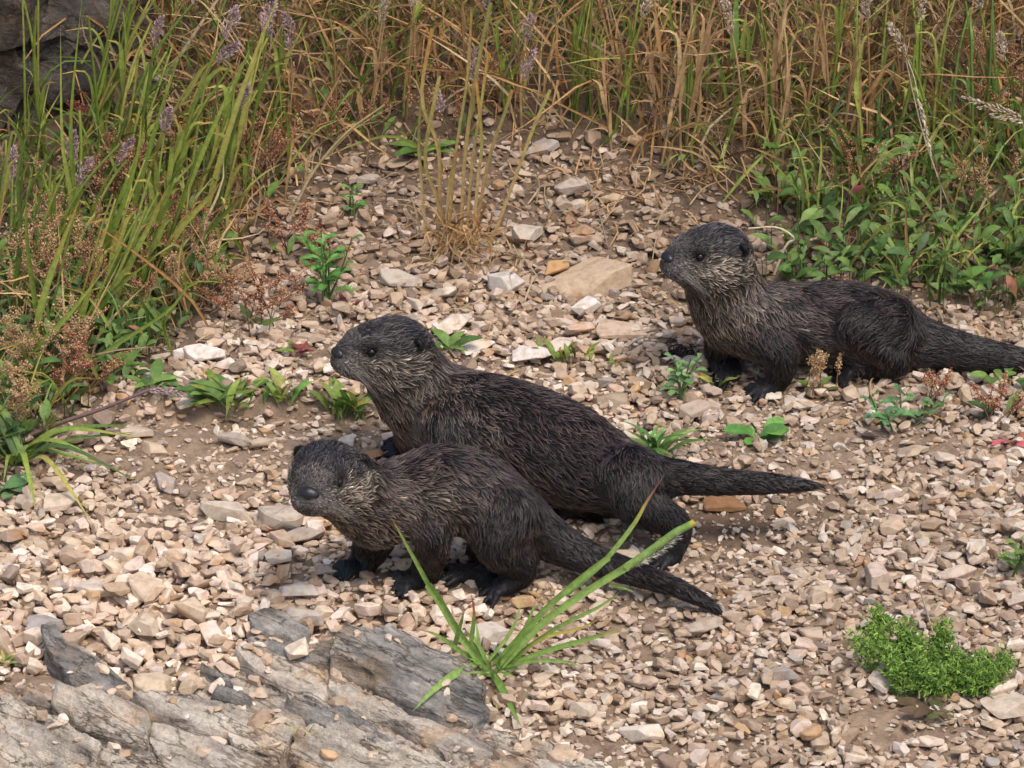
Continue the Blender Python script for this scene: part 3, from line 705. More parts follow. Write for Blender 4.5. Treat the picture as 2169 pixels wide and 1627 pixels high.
BACK, FLANK, CHEST, CHEEK, CROWN, MUZZ, LIMB, TAIL, PAW = (np.array(c) for c in (
    (.058, .038, .032), (.064, .042, .034), (.165, .122, .092), (.38, .31, .235), (.070, .059, .057), (.165, .140, .124), (.036, .026, .023), (.034, .024, .021), (.016, .015, .017)))
def otter(label, spine, head, legs, seed, pale=1.0, throat=()):
    """spine: rows (x,y,z,r) from neck to tail tip; head: (pivot, frame, scale); legs: lists of rows (x,y,z,r) then a toe direction"""
    rg = np.random.default_rng(seed)
    hp, hf, hs = head; s = hs * K
    def hl(x, y, z): return hp + hf @ (np.array([x, y, z]) * s)
    sp_ = spline(spine, 46); sp_[:, 3] = np.maximum(sp_[:, 3], 0.0015)
    allp = np.vstack([sp_[:, :3]] + [np.array([r[:3] for r in l[0]]) for l in legs] + [hp[None] + hf[:, 0] * 0.1])
    F = Field(allp.min(0) - 0.13, allp.max(0) + 0.13, 0.0033)
    E = lambda c, r: ('e', hl(*c), hf, np.array(r) * s)
    F.group([('c', sp_[i, :3], sp_[i + 1, :3], sp_[i, 3], sp_[i + 1, 3]) for i in range(len(sp_) - 1)], 0, 0.001)
    skull = [E((34, 0, -8), (66, 65, 57)), E((89, 0, -6), (58, 43, 48)), E((84, 0, -40), (56, 42, 28)),
             E((44, 32, -36), (48, 36, 42)), E((44, -32, -36), (48, 36, 42))]
    F.group(skull, 0.022, 0.038)
    muzz = [E((126, 0, -18), (36, 31, 30)), E((136, 14, -30), (31, 24, 21)), E((136, -14, -30), (31, 24, 21)), E((117, 0, -41), (35, 23, 14)), E((138, 0, -8), (24, 21, 17))]
    F.group(muzz, 0.010, 0.016)
    F.group([E((98, 34, 16), (24, 14, 9)), E((98, -34, 16), (24, 14, 9))], 0.004, 0.012)       # brows
    for sg in (1, -1):                                       # ears: a small round flap with a hollow
        F.group([E((-2, 65 * sg, 5), (12, 14, 15))], 0.002, 0.004)
        F.group([E((8, 71 * sg, 5), (8, 8, 9))], 0.002, 0.002, carve=True)
    # the line of the mouth
    F.group([('c', hl(164, 0, -40), hl(120, 34, -44), 3.2 * s, 2.4 * s), ('c', hl(164, 0, -40), hl(120, -34, -44), 3.2 * s, 2.4 * s)], 0.001, 0.001, carve=True)
    if throat: F.group([('c', np.array(throat[0][:3]), np.array(throat[1][:3]), throat[0][3], throat[1][3])], 0, 0.035)
    nodes = []                                               # fur: place, reach, lie of the hair, length, colour
    for rows, toe, kind in legs:
        r = spline(rows, 14)
        F.group([('c', r[i, :3], r[i + 1, :3], r[i, 3], r[i + 1, 3]) for i in range(13)], 0, 0.022)
        foot = r[-1, :3]; tw = unit(np.array(toe, float)); sd_ = unit(cross(tw, [0, 0, 1])); fr = r[-1, 3]
        pr = []
        L = 0.030 if kind == 'f' else 0.040
        for j, a in enumerate((-0.60, -0.30, 0.0, 0.30, 0.60)):
            d = unit(tw * math.cos(a) + sd_ * math.sin(a)); ln = L * (0.86 + 0.14 * math.cos(a * 2.2))
            b0 = foot + sd_ * math.sin(a) * fr * 0.8 - np.array([0, 0, fr * 0.15]); kn = b0 + d * ln * 0.55 + np.array([0, 0, 0.003]); ti = b0 + d * ln
            ti[2] = gtop(ti[0], ti[1]) + 0.004; kn[2] = max(kn[2] - 0.004, ti[2] + 0.005)
            pr += [('c', b0, kn, 0.0070, 0.0054), ('c', kn, ti, 0.0054, 0.0034)]
        F.group(pr, 0.0028, 0.008)
        for i in range(0, 14, 1):
            tg = unit(r[min(i + 1, 13), :3] - r[max(i - 1, 0), :3]); w = i / 13
            nodes.append((r[i, :3], r[i, 3], tg * 0.8 + np.array([0, 0, -0.5]), 0.014 * (1 - w) + 0.0045 * w, LIMB * (1 - w) * 1.25 + PAW * w, 1.0))
        for p_ in pr[1::2]: nodes.append((p_[2], 0.008, tw, 0.0014, PAW, 1.0)); nodes.append((p_[1], 0.010, tw, 0.0018, PAW * 1.3, 1.0))
    for i in range(0, 46, 2):
        tg = unit(sp_[min(i + 1, 45), :3] - sp_[max(i - 1, 0), :3]); t = i / 45
        istail = sp_[i, 3] < 0.052 and t > 0.4
        c = TAIL if istail else (BACK * sstep(.12, .35, t) + FLANK * 1.2 * (1 - sstep(.12, .35, t)))
        nodes.append((sp_[i, :3], sp_[i, 3], tg + np.array([0, 0, -0.35 if not istail else -0.1]), 0.012 if istail else 0.017, c, 0.0 if not istail else 1.0))
    bk = -hf[:, 0]; dn = -hf[:, 2]
    for c, r, d, ln, colr in [((35, 0, 30), 48, bk, .012, CROWN), ((80, 0, 18), 32, bk, .008, CROWN), ((-5, 0, 10), 60, bk, .013, CROWN * .95),
                              ((122, 0, 6), 26, bk, .006, MUZZ * 1.1), ((144, 0, 0), 18, bk, .0045, MUZZ * .9), ((162, 0, -40), 16, bk * .5 + dn, .004, MUZZ * 1.4), ((130, 0, -66), 22, bk + dn * .4, .006, CHEST),
                              ((95, 0, -62), 36, bk + dn * .2, .008, CHEST * 1.3)]:
        nodes.append((hl(*c), r * s, d, ln, colr, 1.0))
    for sg in (1, -1):
        lf = hf[:, 1] * sg
        for c, r, d, ln, colr in [((136, 24, -36), 24, bk + dn * .35, .006, MUZZ * 1.9), ((100, 40, 0), 17, bk, .004, CROWN * .32), ((88, 36, -36), 34, bk + dn * .2, .010, CHEEK * .95),
                                  ((50, 54, -38), 36, bk + dn * .15, .014, CHEEK), ((40, 50, 8), 30, bk, .010, CROWN), ((10, 52, -40), 40, bk + dn * .3, .012, CHEEK * .72), ((-1, 69, 5), 20, bk + lf * .4, 0.003, MUZZ * .10)]:
            nodes.append((hl(c[0], c[1] * sg, c[2]), r * s, d, ln, colr * (pale if colr is not MUZZ else 1), 1.0))
    # eyes: found by walking in from the side of the face
    eyes = []
    for sg in (1, -1):
        for y in np.arange(90, 10, -0.5):
            if F.value(hl(99, y * sg, 0)[None])[0] < 0: break
        eyes.append((hl(99, (y - 3.0) * sg, 0), sg))
    for c, sg in eyes: F.group([('e', c + hf[:, 1] * sg * 2.0 * s, hf, np.array([11.5, 8, 8.5]) * s)], 0.001, 0.001, carve=True)
    V, Q = F.nets()
    np_pos = np.array([n[0] for n in nodes]); np_r = np.array([n[1] for n in nodes]); np_d = unit(np.array([n[2] for n in nodes]))
    np_l = np.array([n[3] for n in nodes]); np_c = np.array([n[4] for n in nodes]); np_u = np.array([n[5] for n in nodes])
    body_axis = np.array([0, 0, 1.0])
    def fieldat(p, nrm):
        pp = (p - hp).astype(np.float32); qq = (np_pos - hp).astype(np.float32)
        w = np.exp(-7.0 * (np.sqrt(np.maximum((pp * pp).sum(1)[:, None] + (qq * qq).sum(1)[None] - 2 * pp @ qq.T, 0)) / np_r[None].astype(np.float32))) + 1e-12
        w /= w.sum(1, keepdims=True)
        c = w @ np_c; own = (w @ np_u)[:, None]
        under = sstep(0.35, -0.7, nrm @ body_axis)[:, None]
        c = c * own + (c * (1 - under) + CHEST * 0.62 * under) * (1 - own)
        # the throat and the breast are paler than the back
        q = (p - hp) @ hf; brst = (sstep(-150 * s, -20 * s, q[:, 0]) * sstep(-20 * s, -90 * s, q[:, 2]))[:, None] * (1 - own)
        c = c * (1 - brst) + CHEST * pale * brst
        return unit(w @ np_d), w @ np_l, c
    me = mesh_np('otter', V, Q, None, True)
    nv = np.zeros(len(V) * 3, np.float32); me.vertices.foreach_get('normal', nv); nv = nv.reshape(-1, 3)
    org = np.array([spine[3][0], spine[3][1], V[:, 2].min()])
    _, ll, vc = fieldat(V, nv)
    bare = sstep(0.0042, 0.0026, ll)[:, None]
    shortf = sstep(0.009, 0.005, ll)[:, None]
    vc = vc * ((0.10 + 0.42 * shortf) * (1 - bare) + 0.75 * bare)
    lips = np.minimum(sd_cone(V, hl(164, 0, -40), hl(120, 34, -44), 0, 0), sd_cone(V, hl(164, 0, -40), hl(120, -34, -44), 0, 0))
    vc = vc * (0.25 + 0.75 * sstep(2.5 * s, 6 * s, lips))[:, None]
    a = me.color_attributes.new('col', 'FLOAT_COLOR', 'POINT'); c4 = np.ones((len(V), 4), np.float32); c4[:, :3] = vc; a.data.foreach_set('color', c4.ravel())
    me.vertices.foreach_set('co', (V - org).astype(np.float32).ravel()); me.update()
    body = link('otter', me, 'hide', None, org); tag(body, label, 'otter', 'otter pups on the gravel bank')
    # ---- fur: wet locks that run together at the tip, over a short undercoat
    T = np.concatenate([Q[:, [0, 1, 2]], Q[:, [0, 2, 3]]])
    e1, e2 = V[T[:, 1]] - V[T[:, 0]], V[T[:, 2]] - V[T[:, 0]]
    ar = np.linalg.norm(cross(e1, e2), axis=1) / 2
    dens = ar * np.clip(0.013 / ll[T[:, 0]], 0.8, 3.2) * np.where(ll[T[:, 0]] < 0.0023, 0.15, 1)
    def roots(n):
        k = rg.choice(len(T), n, p=dens / dens.sum()); a, b = rg.uniform(0, 1, n), rg.uniform(0, 1, n); fl = a + b > 1; a[fl], b[fl] = 1 - a[fl], 1 - b[fl]
        p = V[T[k, 0]] + e1[k] * a[:, None] + e2[k] * b[:, None]
        nn = unit(nv[T[k, 0]] * (1 - a - b)[:, None] + nv[T[k, 1]] * a[:, None] + nv[T[k, 2]] * b[:, None])
        ok = np.ones(n, bool)
        for c, sg in eyes: ok &= np.linalg.norm((p - c) @ hf / (np.array([13.5, 30, 9.5]) * s), axis=1) > 1
        ok &= np.linalg.norm((p - hl(155, 0, -8)) @ hf / (np.array([16, 22, 14.5]) * s), axis=1) > 1
        return p[ok], nn[ok]
    def flow(p, nn, wig):
        d, l, c = fieldat(p, nn)
        t = unit(d - nn * np.sum(d * nn, 1, keepdims=True)); b = cross(nn, t)
        a = wig * fbm(p * 42, 2, seed) * 2.2 + rg.normal(0, wig * 0.35, len(p))
        return t * np.cos(a)[:, None] + b * np.sin(a)[:, None], l, c
    area = dens.sum()
    nl = int(area * 68000); PTS = 5
    p, nn = roots(nl); t, l, c = flow(p, nn, 0.42); b = cross(nn, t)
    l = l * rg.uniform(0.7, 1.45, len(p)); M = 6
    ts = np.linspace(0, 1, PTS)
    wid = np.clip(l * 0.080, 0.0005, 0.0014)
    o1 = rg.normal(0, 1, (len(p), M)) * wid[:, None] * 0.9; o2 = rg.normal(0, 1, (len(p), M)) * wid[:, None] * 0.8
    lift = (0.20 + 0.13 * rg.standard_normal(len(p)))[:, None]
    curl = rg.normal(0, 0.16, len(p))
    P3 = np.zeros((len(p), M, PTS, 3)); push = np.zeros(len(p))
    for k, x in enumerate(ts):
        cl = 1 - 0.93 * x ** 0.8
        fwd = l * x
        ctr = p + t * fwd[:, None] + nn * (np.abs(lift[:, 0]) * l * (x - 0.55 * x * x) - 0.0006)[:, None] + b * (curl * l * x * x)[:, None]
        if k: push = np.maximum(push, np.clip(0.0010 + 0.05 * l * x - F.value(ctr), 0, 0.012)); ctr = ctr + nn * push[:, None]
        P3[:, :, k] = ctr[:, None] + b[:, None] * (o1 * cl)[..., None] + t[:, None] * (o2 * cl)[..., None]
    jit = rg.uniform(0.8, 1.2, (len(p), M, 1, 1)); lock = np.exp(rg.normal(-0.12, 0.34, (len(p), 1, 1, 1)) + 0.9 * fbm(p * np.array([75, 75, 170.0]), 2, seed + 60)[:, None, None, None])
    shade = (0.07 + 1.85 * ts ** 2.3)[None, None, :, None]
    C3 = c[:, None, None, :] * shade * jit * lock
    rad = (np.clip(l * 0.025, 0.00018, 0.00040)[:, None, None] * (1 - 0.78 * ts)[None, None] * np.ones((1, M, 1)))
    S_ = [(P3.reshape(-1, 3), C3.reshape(-1, 3), rad.reshape(-1), len(p) * M)]
    p, nn = roots(int(area * 260000)); t, l, c = flow(p, nn, 0.25); l = l * 0.5 * rg.uniform(0.6, 1.2, len(p))
    P2 = p[:, None] + t[:, None] * (l[:, None] * ts)[..., None] + nn[:, None] * ((0.35 * l)[:, None] * (ts - 0.5 * ts * ts) - 0.0005)[..., None]
    pv = np.clip(0.0006 - F.value(P2), 0, 0.008); pv[:, 0] = 0; P2 = P2 + nn[:, None] * pv[..., None]
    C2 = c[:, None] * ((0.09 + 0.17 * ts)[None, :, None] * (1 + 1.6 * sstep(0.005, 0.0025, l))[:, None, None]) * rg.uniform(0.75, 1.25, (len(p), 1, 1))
    rad = np.full((len(p), 1), 0.00024) * (1 - 0.7 * ts)
    S_.append((P2.reshape(-1, 3), C2.reshape(-1, 3), rad.reshape(-1), len(p)))
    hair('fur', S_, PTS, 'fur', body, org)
    # ---- eyes, nose, whiskers
    for c, sg in eyes:
        bm = bmesh.new(); bmesh.ops.create_uvsphere(bm, u_segments=20, v_segments=12, radius=9.3 * s)
        bmesh.ops.translate(bm, verts=bm.verts[:], vec=c - org); bm_obj('eye', bm, 'eye', body)
    bm = bmesh.new(); bmesh.ops.create_icosphere(bm, subdivisions=4, radius=1.0)
    for v in bm.verts:
        x, y, z = v.co
        w = 1 + 0.18 * z - 0.25 * max(0, -z)                 # wider above, narrow below
        q = np.array([x * 14 - 3 * max(0, -z), y * 22 * w, z * 15.5 + 3.0 * (1 - abs(y)) - 1])
        for sy in (1, -1):                                   # nostrils
            dd = math.hypot((y - sy * 0.60) / 0.27, (z + 0.30) / 0.30)
            if x > -.1 and dd < 1: q[0] -= 11.0 * (1 - dd * dd) ** 0.8
        v.co = hl(*(np.array([157, 0, -8]) + q)) - org
    bm_obj('nose', bm, 'nose', body)
    rows = []
    for sg in (1, -1):
        for i in range(16):
            z0 = -26 - 5.5 * (i % 4) + U(-1, 1); x0 = 128 + 6.5 * (i // 4); a = hl(x0, 36 * sg, z0)
            L = U(42, 85); d = np.array([-0.55 + U(-.15, .15), 0.75 * sg, -0.35 - U(0, .3)])
            rows.append(np.stack([hl(*(np.array([x0, 38 * sg, z0]) + d * L * x + np.array([0, 0, -12 * x * x]))) for x in ts]))
    rows = np.array(rows)
    hair('whiskers', [(rows.reshape(-1, 3), np.full((rows.shape[0] * PTS, 3), 0.3), np.tile(0.00016 * (1 - 0.8 * ts), len(rows)), len(rows))], PTS, 'whisker', body, org)
    return body
def hair(name, sets, pts, mat, parent, org):
    n = sum(s[3] for s in sets)
    hc = bpy.data.hair_curves.new(name); hc.add_curves([pts] * n)
    hc.attributes['position'].data.foreach_set('vector', (np.concatenate([s[0] for s in sets]) - org).astype(np.float32).ravel())
    ra = hc.attributes.get('radius') or hc.attributes.new('radius', 'FLOAT', 'POINT')
    ra.data.foreach_set('value', np.concatenate([s[2] for s in sets]).astype(np.float32))
    ca = hc.attributes.new('col', 'FLOAT_COLOR', 'POINT'); c = np.ones((n * pts, 4), np.float32); c[:, :3] = np.concatenate([s[1] for s in sets]); ca.data.foreach_set('color', c.ravel())
    hc.materials.append(MATS[mat])
    o = bpy.data.objects.new(name, hc); COL.objects.link(o); o.parent = parent
    print(name, n); return o
def J(u, v, Y, r): return (*P(u, v, Y), r * K)
def foot(u, v, r):
    """a paw resting on the gravel where the picture shows it"""
    q = G1(u, v); return (q[0], q[1], gtop(q[0], q[1]) + r * K * 0.75, r * K)
# --- the pup in front, its face to the camera
a = G1(1078, 1262)[1]; b_ = G1(862, 1246)[1]; ty = G1(1530, 1312)[1]; Yb = a + 0.045
sp1 = [J(742, 1018, Yb - .06, 50), J(792, 1060, Yb - .03, 72), J(858, 1052, Yb - .01, 78), J(945, 1037, Yb, 88), J(1022, 1060, Yb + .005, 81), J(1080, 1108, Yb + .005, 78), J(1138, 1128, Yb, 50),
       J(1215, 1168, Yb - .01, 35), J(1300, 1200, (Yb * 2 + ty) / 3, 26), J(1400, 1233, (Yb + 2 * ty) / 3, 20), J(1470, 1262, ty + .01, 14), J(1512, 1287, ty, 8), J(1537, 1308, ty, 2)]
nf = foot(868, 1242, 19); ff = foot(748, 1216, 18); nh = foot(1072, 1262, 21); fh = foot(985, 1224, 17)
lg1 = [([J(902, 1084, Yb - .04, 47), J(918, 1145, Yb - .055, 35), J(900, 1208, nf[1] + .006, 27), nf], (-.9, -.5, 0), 'f'),
       ([J(800, 1120, Yb + .02, 46), J(782, 1168, Yb + .035, 33), J(762, 1200, ff[1] + .01, 25), ff], (-.9, -.4, 0), 'f'),
       ([J(1062, 1092, Yb - .03, 64), J(1056, 1154, Yb - .05, 45), J(1102, 1206, nh[1] + .008, 31), nh], (-.95, -.25, 0), 'h'),
       ([J(1050, 1130, Yb + .03, 52), J(1030, 1175, Yb + .04, 36), J(1040, 1208, fh[1], 24), fh], (-1, -.1, 0), 'h')]
hd = (P(702, 974, Yb - .075), head_frame((-.25, -.96, -.05), 0.04), 0.98)
otter('otter pup nearest the camera, standing on all fours with its face turned to the front', sp1, hd, lg1, 1, 1.1, (J(712, 1050, Yb - .085, 40), J(790, 1082, Yb - .03, 62)))
# --- the pup behind it, head up in profile
Yr = G1(1425, 1192)[1] + 0.05
sp2 = [J(868, 748, Yr + .19, 46), J(876, 790, Yr + .195, 66), J(904, 840, Yr + .195, 85), J(965, 885, Yr + .18, 102), J(1072, 920, Yr + .13, 112), J(1182, 958, Yr + .085, 106), J(1282, 998, Yr + .04, 80), J(1362, 1014, Yr + .015, 54),
       J(1435, 1012, Yr, 35), J(1525, 1020, Yr - .005, 26), J(1620, 1024, Yr - .01, 20), J(1692, 1027, Yr - .01, 12), J(1740, 1030, Yr - .01, 3)]
nh = foot(1418, 1192, 24); fh = foot(1225, 1095, 20); q1 = foot(945, 1010, 19); q2 = foot(850, 958, 19)
lg2 = [([J(1335, 1012, Yr - .015, 62), J(1350, 1068, Yr - .045, 42), J(1432, 1112, nh[1] + .01, 30), nh], (-.9, -.4, 0), 'h'),
       ([J(1310, 1040, Yr + .06, 52), J(1275, 1068, Yr + .08, 34), J(1278, 1088, fh[1] + .005, 24), fh], (-1, 0, 0), 'h'),
       ([J(950, 900, Yr + .12, 56), J(960, 955, Yr + .1, 38), J(950, 985, q1[1] + .01, 27), q1], (-.9, -.2, 0), 'f'),
       ([J(895, 885, Yr + .2, 46), J(870, 925, Yr + .2, 30), J(858, 942, q2[1] + .01, 24), q2], (-.9, -.2, 0), 'f')]
hd = (P(858, 716, Yr + .185), head_frame((-.90, -.43, -0.03), 0.0), 0.95)
otter('otter pup in the middle, head raised in profile and tail stretched straight out', sp2, hd, lg2, 2, 1.0, (J(792, 762, Yr + .175, 36), J(862, 828, Yr + .19, 64)))
# --- the pup at the back, crouching by the plants
nf = foot(1618, 836, 18); nh = foot(1815, 800, 20); ff = foot(1548, 808, 18); Y3 = nf[1] + 0.055
sp3 = [J(1546, 555, Y3 - .005, 44), J(1546, 600, Y3 - .005, 62), J(1558, 645, Y3, 77), J(1600, 676, Y3, 82), J(1690, 686, Y3 + .01, 86), J(1780, 684, Y3 + .015, 88), J(1860, 702, Y3 + .01, 86), J(1925, 718, Y3, 60),
       J(1985, 733, Y3 - .005, 46), J(2070, 752, Y3 - .005, 37), J(2170, 768, Y3 - .005, 28), J(2260, 780, Y3 - .005, 17), J(2330, 792, Y3 - .005, 4)]
lg3 = [([J(1605, 695, Y3 - .035, 54), J(1652, 752, Y3 - .06, 36), J(1648, 800, nf[1] + .008, 26), nf], (-.85, -.5, 0), 'f'),
       ([J(1540, 700, Y3 + .02, 48), J(1530, 760, Y3 + .03, 32), J(1545, 785, ff[1] + .01, 24), ff], (-.9, -.3, 0), 'f'),
       ([J(1868, 698, Y3 - .025, 70), J(1818, 694, Y3 - .05, 40), J(1895, 762, Y3 - .05, 30), J(1850, 785, nh[1], 23), nh], (-1, -.2, 0), 'h'),
       ([J(1880, 730, Y3 + .05, 50), J(1900, 770, Y3 + .05, 36), foot(1930, 775, 22)], (-1, -.1, 0), 'h')]
hd = (P(1545, 517, Y3 - .012), head_frame((-.90, -.43, -0.03), 0.0), 0.93)
otter('otter pup at the back right, crouching beside the green plants with its chest low', sp3, hd, lg3, 3, 1.0, (J(1478, 582, Y3 - .02, 34), J(1530, 645, Y3 - .005, 62)))
# ------------------------------------------------------------------ plants
rng = np.random.default_rng(11)
GREEN = [np.array(c) for c in ((.175, .24, .04), (.24, .305, .055), (.31, .36, .075), (.13, .19, .035), (.36, .335, .08))]
LUSH = [np.array(c) for c in ((.10, .18, .038), (.14, .23, .05), (.075, .14, .033), (.175, .27, .06))]
TAN = [np.array(c) for c in ((.48, .30, .14), (.40, .235, .10), (.54, .36, .18), (.32, .19, .09), (.42, .32, .19), (.24, .155, .085), (.44, .23, .09), (.50, .29, .12))]
ORANGE = np.array((.55, .27, .07)); YEL = np.array((.52, .42, .09)); RUST = np.array((.32, .12, .06)); RED = np.array((.27, .05, .05))
LILAC = [np.array(c) for c in ((.34, .215, .22), (.42, .29, .285), (.25, .155, .155), (.50, .39, .35))]
STRAW = [np.array(c) for c in ((.58, .46, .33), (.48, .36, .25), (.66, .56, .43), (.38, .28, .20))]
SORREL = [np.array(c) for c in ((.36, .15, .085), (.48, .27, .13), (.28, .085, .055), (.55, .36, .19), (.22, .06, .045))]
GOLD = [np.array(c) for c in ((.52, .36, .17), (.44, .25, .12), (.60, .45, .24), (.38, .19, .10))]
def pick(l): return l[int(rng.integers(len(l)))]
def part(name, root, mat, fn, smooth=True, under=None):
    mb = MB(); fn(mb); return mb.build(name, mat, under or root, np.array(root.location), smooth)
def px(pts, Y, dy=0.0):
    """waypoints seen in the photograph, on a plant that stands at depth Y and leans dy towards its tip"""
    n = len(pts); return np.array([P(a, b, Y + dy * i / max(1, n - 1)) for i, (a, b) in enumerate(pts)])
def floor_at(p, lift=0.0):
    p = np.array(p, float); p[2] = gtop(p[0], p[1]) + lift; return p
def panicle(mb, pts, rad, n, cols, size=0.0017, droop=0.2):
    c = spline(pts, 30); tg = unit(grad(c)); k = rng.integers(0, 30, n); t = k / 29
    pr = rad * np.sin(np.pi * np.clip(t * 0.86 + 0.12, 0, 1)) ** 0.8
    d = unit(rng.normal(0, 1, (n, 3))); d = unit(d - tg[k] * np.sum(d * tg[k], 1, keepdims=True) * 0.9)
    p = c[k] + d * (pr * np.sqrt(rng.uniform(0.02, 1, n)))[:, None]
    seeds(mb, p, tg[k] + d * 0.55 + np.array([0, 0, -droop]), size * rng.uniform(.5, .9, n), size * rng.uniform(1.6, 2.8, n), np.array([pick(cols) * U(.8, 1.2) for _ in range(n)]))
def gcol(c, tip=None):
    return [(0, c * 0.85), (0.55, c), (0.82, c * 1.05 if tip is None else c * .6 + tip * .4), (1, c if tip is None else tip)]
def culm(root, base, d, L, bow, c, leaves, lw, head=None, tipc=None, r=0.0022, node=0.35):
    """one grass stem with its leaves and maybe a seed head"""
    d = unit(np.array(d, float)); side = np.array([bow, U(-.05, .05), 0])
    pts = np.array([base - d * 0.01, base + d * L * .35 - side * L * .02, base + d * L * .7 + side * L * .05, base + d * L + side * L * .2 + np.array([0, 0, -abs(bow) * L * .1])])
    st = part('stem', root, 'leaf', lambda mb: tube(mb, pts, r, r * .55, [(0, c * .75), (.5, c), (1, c * 1.1)], 10))
    cs = spline(pts, 40)
    for k in range(leaves):
        t = node * U(.3, 1.0) + .45 * k / max(1, leaves); i = min(38, int(t * 40)); a = cs[i]; tg = unit(cs[i + 1] - cs[i])
        out = unit(np.array([U(-1, 1) + d[0], U(-1, .4), 0])); ll = L * U(.22, .42)
        fl = U(.25, 1) ** 1.5; q = np.array([a, a + tg * ll * .4 + out * ll * .06, a + tg * ll * .75 + out * ll * .26 * fl, a + tg * ll * (1.05 - .35 * fl) + out * ll * .7 * fl])
        lc = c * U(.85, 1.25); tc = tipc if tipc is not None and U(0, 1) < .75 else None
        part('blade', root, 'leaf', lambda mb: ribbon(mb, q, lw * U(.7, 1.15), gcol(lc, tc), None, .3, 10, 'grass', U(-.8, .8)), True, st)
    if head:
        hl_, hr, hn, hc = head; tg = unit(cs[-1] - cs[-3]); e = cs[-1]
        hp_ = np.array([e - tg * hl_ * .1, e + tg * hl_ * .5, e + tg * hl_ + np.array([U(-.2, .2), 0, -.25]) * hl_ * .6])
        part('seed_head', root, 'seed', lambda mb: panicle(mb, hp_, hr, hn, hc), False, st)
def grass_clump(label, u, v, n, hpx, lean, spread, cols, leaves=2, lw=.0065, heads=0, hcols=LILAC, tip=None, r=.0022, group='tall grass clumps', bow=.25, jy=.15):
    org = floor_at(G1(u, v)); root = thing('grass_clump', label, 'grass', org, group)
    for i in range(n):
        b = G1(u + rng.normal(0, spread), v + rng.normal(0, spread * .35))
        d = (lean + rng.normal(0, .10), rng.normal(-.05, jy), 1)
        culm(root, b, d, hpx * K * U(.65, 1.08), rng.normal(0, bow) + lean * .5, pick(cols) * U(.85, 1.15), int(rng.integers(max(0, leaves - 1), leaves + 2)), lw,
             (.058 * U(.7, 1.25), .011 * U(.7, 1.2), 150, hcols) if i < heads else None, tip, r * U(.75, 1.2))
    return root
# --- grass too thick to count, on the upper bank: dry and green blades in one mass
def veg_points(n, test):
    x = rng.uniform(-1.3, 1.3, n * 4); y = rng.uniform(-.6, 1.45, n * 4); z = ground(x, y); u, v = proj(np.stack([x, y, z], -1))
    k = rng.uniform(0, 1, len(x)) < test(u, v) * np.where((u < 250) & (v < 430) & (v > -150), np.where(v < 300, .1, .6), 1); x, y, z, u, v = (a[k][:n] for a in (x, y, z, u, v)); return np.stack([x, y, z], -1), u, v
mbd, mbg = MB(), MB()
def t_dry(u, v):
    return veg(u, v + 30) * np.clip(.25 + .75 * sstep(480, 260, v), 0, 1) * np.where((u > 1620) & (v > 330), .25, 1) * np.where((u < 330), .45, 1) * np.where(v < -420, .3, 1)
pp, uu, vv = veg_points(7000, t_dry)
for p, u_, v_ in zip(pp, uu, vv):
    L = U(.08, .30) * (1.15 if v_ < 250 else .75); up = U(.15, 1.0) ** .6
    a = U(0, 6.283); d = unit(np.array([math.cos(a) * (1.15 - up), math.sin(a) * (1.15 - up) - .12, up]))
    crl = rng.normal(0, .45, 3) * np.array([1, 1, .7]); g = np.array([0, 0, -U(.0, .75)])
    q = np.array([p, p + d * L * .35, p + d * L * .7 + (crl * .35 + g * .25) * L, p + d * L + (crl + g) * L * U(.4, .9)]); q[:, 2] = np.maximum(q[:, 2], p[2] - .004 + (q[:, 1] - p[1]) * .7 * (q[:, 1] > p[1]))
    isg = U(0, 1) < .16; c = (pick(GREEN) if isg else pick(TAN)) * U(.65, 1.15)
    ribbon(mbd, q, U(.0022, .0062), gcol(c, pick(TAN) if isg else None), None, .35, 8, 'grass', U(-2.5, 2.5))
tag(mbd.build('dry_grass', 'dry'), 'tangled tan and brown dry grass covering the upper bank', 'dry grass', None, 'stuff')
def t_grn(u, v):
    left = sstep(560, 300, u) * sstep(80, 300, v); right = sstep(1500, 1700, u) * sstep(250, 420, v)
    return veg(u, v + 40) * np.clip(.22 + .75 * left + .7 * right, 0, 1) * np.where(v < -420, .3, 1)
pp, uu, vv = veg_points(1900, t_grn)
for p, u_, v_ in zip(pp, uu, vv):
    L = U(.06, .22) * (1.1 if v_ < 500 else .7); a = U(0, 6.283); s_ = U(.1, .75); d = unit(np.array([math.cos(a) * s_ + .12, math.sin(a) * s_ - .1, 1]))
    out = np.array([math.cos(a), math.sin(a), -U(.2, 1.1)])
    q = np.array([p, p + d * L * .4, p + d * L * .75 + out * L * .07, p + d * L * .95 + out * L * U(.15, .4)])
    tp = ORANGE if U(0, 1) < .22 else (YEL if U(0, 1) < .2 else None)
    ribbon(mbg, q, U(.003, .0072), gcol((pick(GREEN) if U(0, 1) < .7 else pick(LUSH)) * U(.7, 1.1), tp), None, .35, 8, 'grass', U(-1, 1))
tag(mbg.build('green_grass', 'leaf'), 'short green grass mixed through the dry growth on the bank', 'grass', None, 'stuff')
